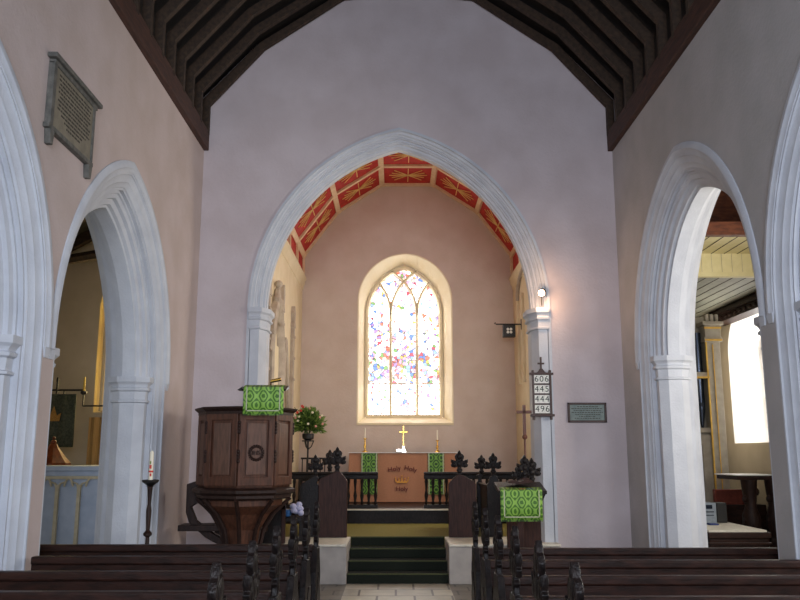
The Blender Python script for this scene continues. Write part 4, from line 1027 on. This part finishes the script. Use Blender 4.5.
for z, s_ in zip(rowz, ('606', '445', '444', '496')):
    for k in range(3):
        x = xc + (k - 1) * .069; c_ = MB().box(x - .033, x + .033, 11.112, 11.12, z - .055, z + .055).build('number_card', M['white'], t, w=True)
        text(s_[k], 'digit', M['black'], c_, (x - t.location.x, 11.111 - t.location.y, z - t.location.z), .115, .003)
p0, p1 = at(568.5, 422.5, 11.17), at(606.5, 402.5, 11.17)
t = thing('memorial_plaque', 'small grey green metal plaque in a dark frame on the white wall', 'plaque', ((p0.x + p1.x) / 2, 11.19, p0.z))
MB().box(p0.x + .02, p1.x - .02, 11.175, 11.198, p0.z + .02, p1.z - .02).build('plate', M['plaque'], t, w=True)
mb = MB()
mb.box(p0.x, p1.x, 11.16, 11.199, p0.z, p0.z + .03); mb.box(p0.x, p1.x, 11.16, 11.199, p1.z - .03, p1.z); mb.box(p0.x, p0.x + .03, 11.16, 11.199, p0.z, p1.z); mb.box(p1.x - .03, p1.x, 11.16, 11.199, p0.z, p1.z)
mb.build('frame', M['plaque_frame'], t, w=True, bev=.005)
mb = MB(); rnd = random.Random(5); W = p1.x - p0.x - .1
for k in range(7):
    z = p1.z - .055 - .026 * k; mar = (.08, .0, .03, .0, .05, .1, .04)[k]; x = p0.x + .05 + mar
    while x < p1.x - .05 - mar:
        l = rnd.uniform(.012, .035); mb.box(x, min(x + l, p1.x - .045), 11.172, 11.176, z - .005, z + .005); x += l + .009
mb.build('engraved_lines', M['letters'], t, w=True)

# spot lamp on the capital
q = at(541.5, 293, 11.1)
t = thing('spot_lamp', 'lit spot lamp on a short stem above the right arch capital', 'lamp', (q.x, 11.1, q.z))
MB().tube([(q.x, 11.13, q.z), (q.x + .005, 11.13, q.z - .17)], .008, 6).build('stem', M['iron'], t, w=True)
MB().tube([(q.x - .01, 11.04, q.z - .01), (q.x + .02, 11.12, q.z + .03), (q.x + .04, 11.17, q.z + .06)], [.05, .045, .02], 10).build('lamp_housing', M['iron'], t, w=True, smooth=True)
MB().ball((q.x - .012, 11.03, q.z - .013), .045, 12, 8).build('bulb', M['lamp'], t, w=True, smooth=True)
# processional cross
q = at(524, 405, 11.08)
t = thing('processional_cross', 'tall plain wooden processional cross standing before the right arch jamb', 'cross', (q.x, 11.08, .5))
zc = at(524, 412, 11.08).z
mb = MB(); mb.box(q.x - .02, q.x + .02, 11.06, 11.1, at(524, 435, 11.08).z, q.z); mb.box(q.x - .1, q.x + .1, 11.06, 11.1, zc - .02, zc + .02); mb.build('cross', M['rust'], t, w=True, bev=.004)
mb = MB(); mb.ball((q.x, 11.08, at(524, 437, 11.08).z), .035, 10, 8); mb.tube([(q.x, 11.08, at(524, 437, 11.08).z), (q.x, 11.08, .505)], .014, 8); mb.build('staff', M['rust'], t, w=True, smooth=True)

# paschal candle stand
q = at(151, 480, 9.0)
t = thing('candle_stand', 'tall dark turned candle stand against the white left pier', 'candle stand', (q.x, 9.0, 0))
zt = q.z
MB().lathe([(.16, 0), (.16, .04), (.05, .09), (.025, .14), (.025, .55), (.04, .58), (.025, .61), (.02, .78), (.045, .8), (.045, .82), (.02, .85), (.028, 1.05), (.018, 1.12), (.024, zt - .12), (.03, zt - .07), (.05, zt - .06)], q.x, 9.0, 0, 14).build('stem', M['oakv'], t, w=True, smooth=True)
MB().lathe([(.03, zt - .06), (.085, zt - .02), (.09, zt), (.08, zt + .004), (.02, zt - .01)], q.x, 9.0, 0, 18).build('drip_pan', M['iron'], t, w=True, smooth=True)
c = thing('paschal_candle', 'white candle with red and green marks on tall dark stand', 'candle', (q.x, 9.0, zt))
MB().lathe([(.023, 0), (.021, .29), (.008, .31)], q.x, 9.0, zt, 14).build('wax', M['candle'], c, w=True, smooth=True)
mb = MB(); mb.lathe([(.0245, .08), (.0245, .1)], q.x, 9.0, zt, 14); mb.box(q.x - .012, q.x + .01, 8.972, 8.98, zt + .12, zt + .16); mb.box(q.x - .004, q.x + .012, 8.972, 8.98, zt + .04, zt + .07); mb.build('red_mark', M['redf'], c, w=True)
MB().box(q.x - .01, q.x + .004, 8.972, 8.98, zt + .17, zt + .2).build('green_mark', M['leaf'], c, w=True)

# wall tablet on the north nave wall
t = thing('wall_tablet', 'grey stone memorial tablet with cornice and feet high on left wall', 'memorial tablet', (XL, 6.52, 4.17))
MB().box(XL, XL + .04, 6.1, 6.97, 4.2, 4.74).build('slab', M['tablet'], t, w=True, bev=.006)
mb = MB(); mb.box(XL, XL + .08, 6.03, 7.06, 4.74, 4.78); mb.box(XL, XL + .055, 6.07, 7.01, 4.70, 4.74); mb.build('cornice', M['tablet_dark'], t, w=True, bev=.008)
mb = MB(); mb.box(XL, XL + .05, 6.07, 6.13, 4.2, 4.72); mb.box(XL, XL + .05, 6.05, 7.0, 4.16, 4.2); mb.box(XL, XL + .05, 6.94, 6.98, 4.2, 4.72); mb.build('border', M['tablet_dark'], t, w=True, bev=.005)
mb = MB()
for y in (6.08, 6.9): mb.prism([(y, 4.16), (y + .09, 4.16), (y + .07, 4.04), (y + .02, 4.04)], 'x', XL, XL + .05)
mb.build('foot', M['tablet_dark'], t, w=True, bev=.006)
mb = MB(); rnd = random.Random(9)
for k in range(12):
    z = 4.66 - .035 * k; mar = (0, 0, .02, 0, 0, .03, 0, .02, 0, .08, .15, .2)[k]; y = 6.2 + mar
    while y < 6.88 - mar:
        l = rnd.uniform(.02, .07); mb.box(XL + .038, XL + .0425, y, min(y + l, 6.89 - mar), z - .007, z + .007); y += l + .015
mb.build('cut_lettering', M['letters'], t, w=True)

# ------------------------------------------------------------------ lights
def area(name, loc, rot, sx, sy, power, col):
    l = bpy.data.lights.new(name, 'AREA'); l.shape = 'RECTANGLE'; l.size = sx; l.size_y = sy; l.energy = power; l.color = col
    o = bpy.data.objects.new(name, l); COL.objects.link(o); o.location = loc; o.rotation_euler = rot; return o
R = math.radians
area('west_window_light', (0, -3.5, 3.2), (R(90), 0, 0), 3.2, 4.0, 620, (.82, .88, 1.0))
area('south_aisle_window_light', (5.7, 7.6, 2.8), (R(90), 0, R(90)), 1.2, 1.8, 140, (1, .92, .80))
area('south_aisle_west_light', (5.7, 2.5, 2.8), (R(90), 0, R(90)), 4, 1.8, 200, (.9, .94, 1))
area('north_aisle_window_light', (-6.3, 4, 2.6), (R(90), 0, R(-90)), 5, 1.8, 60, (.85, .92, 1))
area('chancel_south_window_light', (2.4, 13.4, 3.4), (R(90), 0, R(90)), 1.4, 2.2, 75, (1, .93, .83))
area('chancel_lamp_light', (.2, 12.3, 5.2), (R(25), 0, 0), 1.0, .4, 16, (1, .88, .74))
area('organ_chapel_light', (6.25, 13.4, 2.9), (R(90), 0, R(90)), 1.0, 1.8, 45, (1, .98, .95))
area('north_aisle_east_light', (-4.1, 12.7, 3.2), (R(90), 0, R(180)), .7, 1.8, 36, (1, .82, .42))
pl_ = bpy.data.lights.new('spot_lamp_light', 'POINT'); pl_.energy = 16; pl_.color = (1, .62, .36); pl_.shadow_soft_size = .05
o = bpy.data.objects.new('spot_lamp_light', pl_); COL.objects.link(o); q = at(541.5, 293, 11.1); o.location = (q.x - .04, 10.97, q.z - .03)
w = bpy.data.worlds.new('World'); S.world = w; w.use_nodes = True
w.node_tree.nodes['Background'].inputs[0].default_value = (.62, .72, .9, 1); w.node_tree.nodes['Background'].inputs[1].default_value = .35

# ------------------------------------------------------------------ camera
cam = bpy.data.cameras.new('camera'); cam.sensor_width = 36; cam.lens = 36 * F / 800; cam.clip_end = 100
co = bpy.data.objects.new('camera', cam); COL.objects.link(co); co.location = (0, 0, EYE)
co.rotation_euler = (PI / 2 + PITCH, 0, -math.atan((400 - VPX) / F)); S.camera = co
S.view_settings.view_transform = 'Standard'; S.view_settings.look = 'None'; S.view_settings.exposure = 0; S.view_settings.gamma = 1; S.view_settings.use_curve_mapping = False
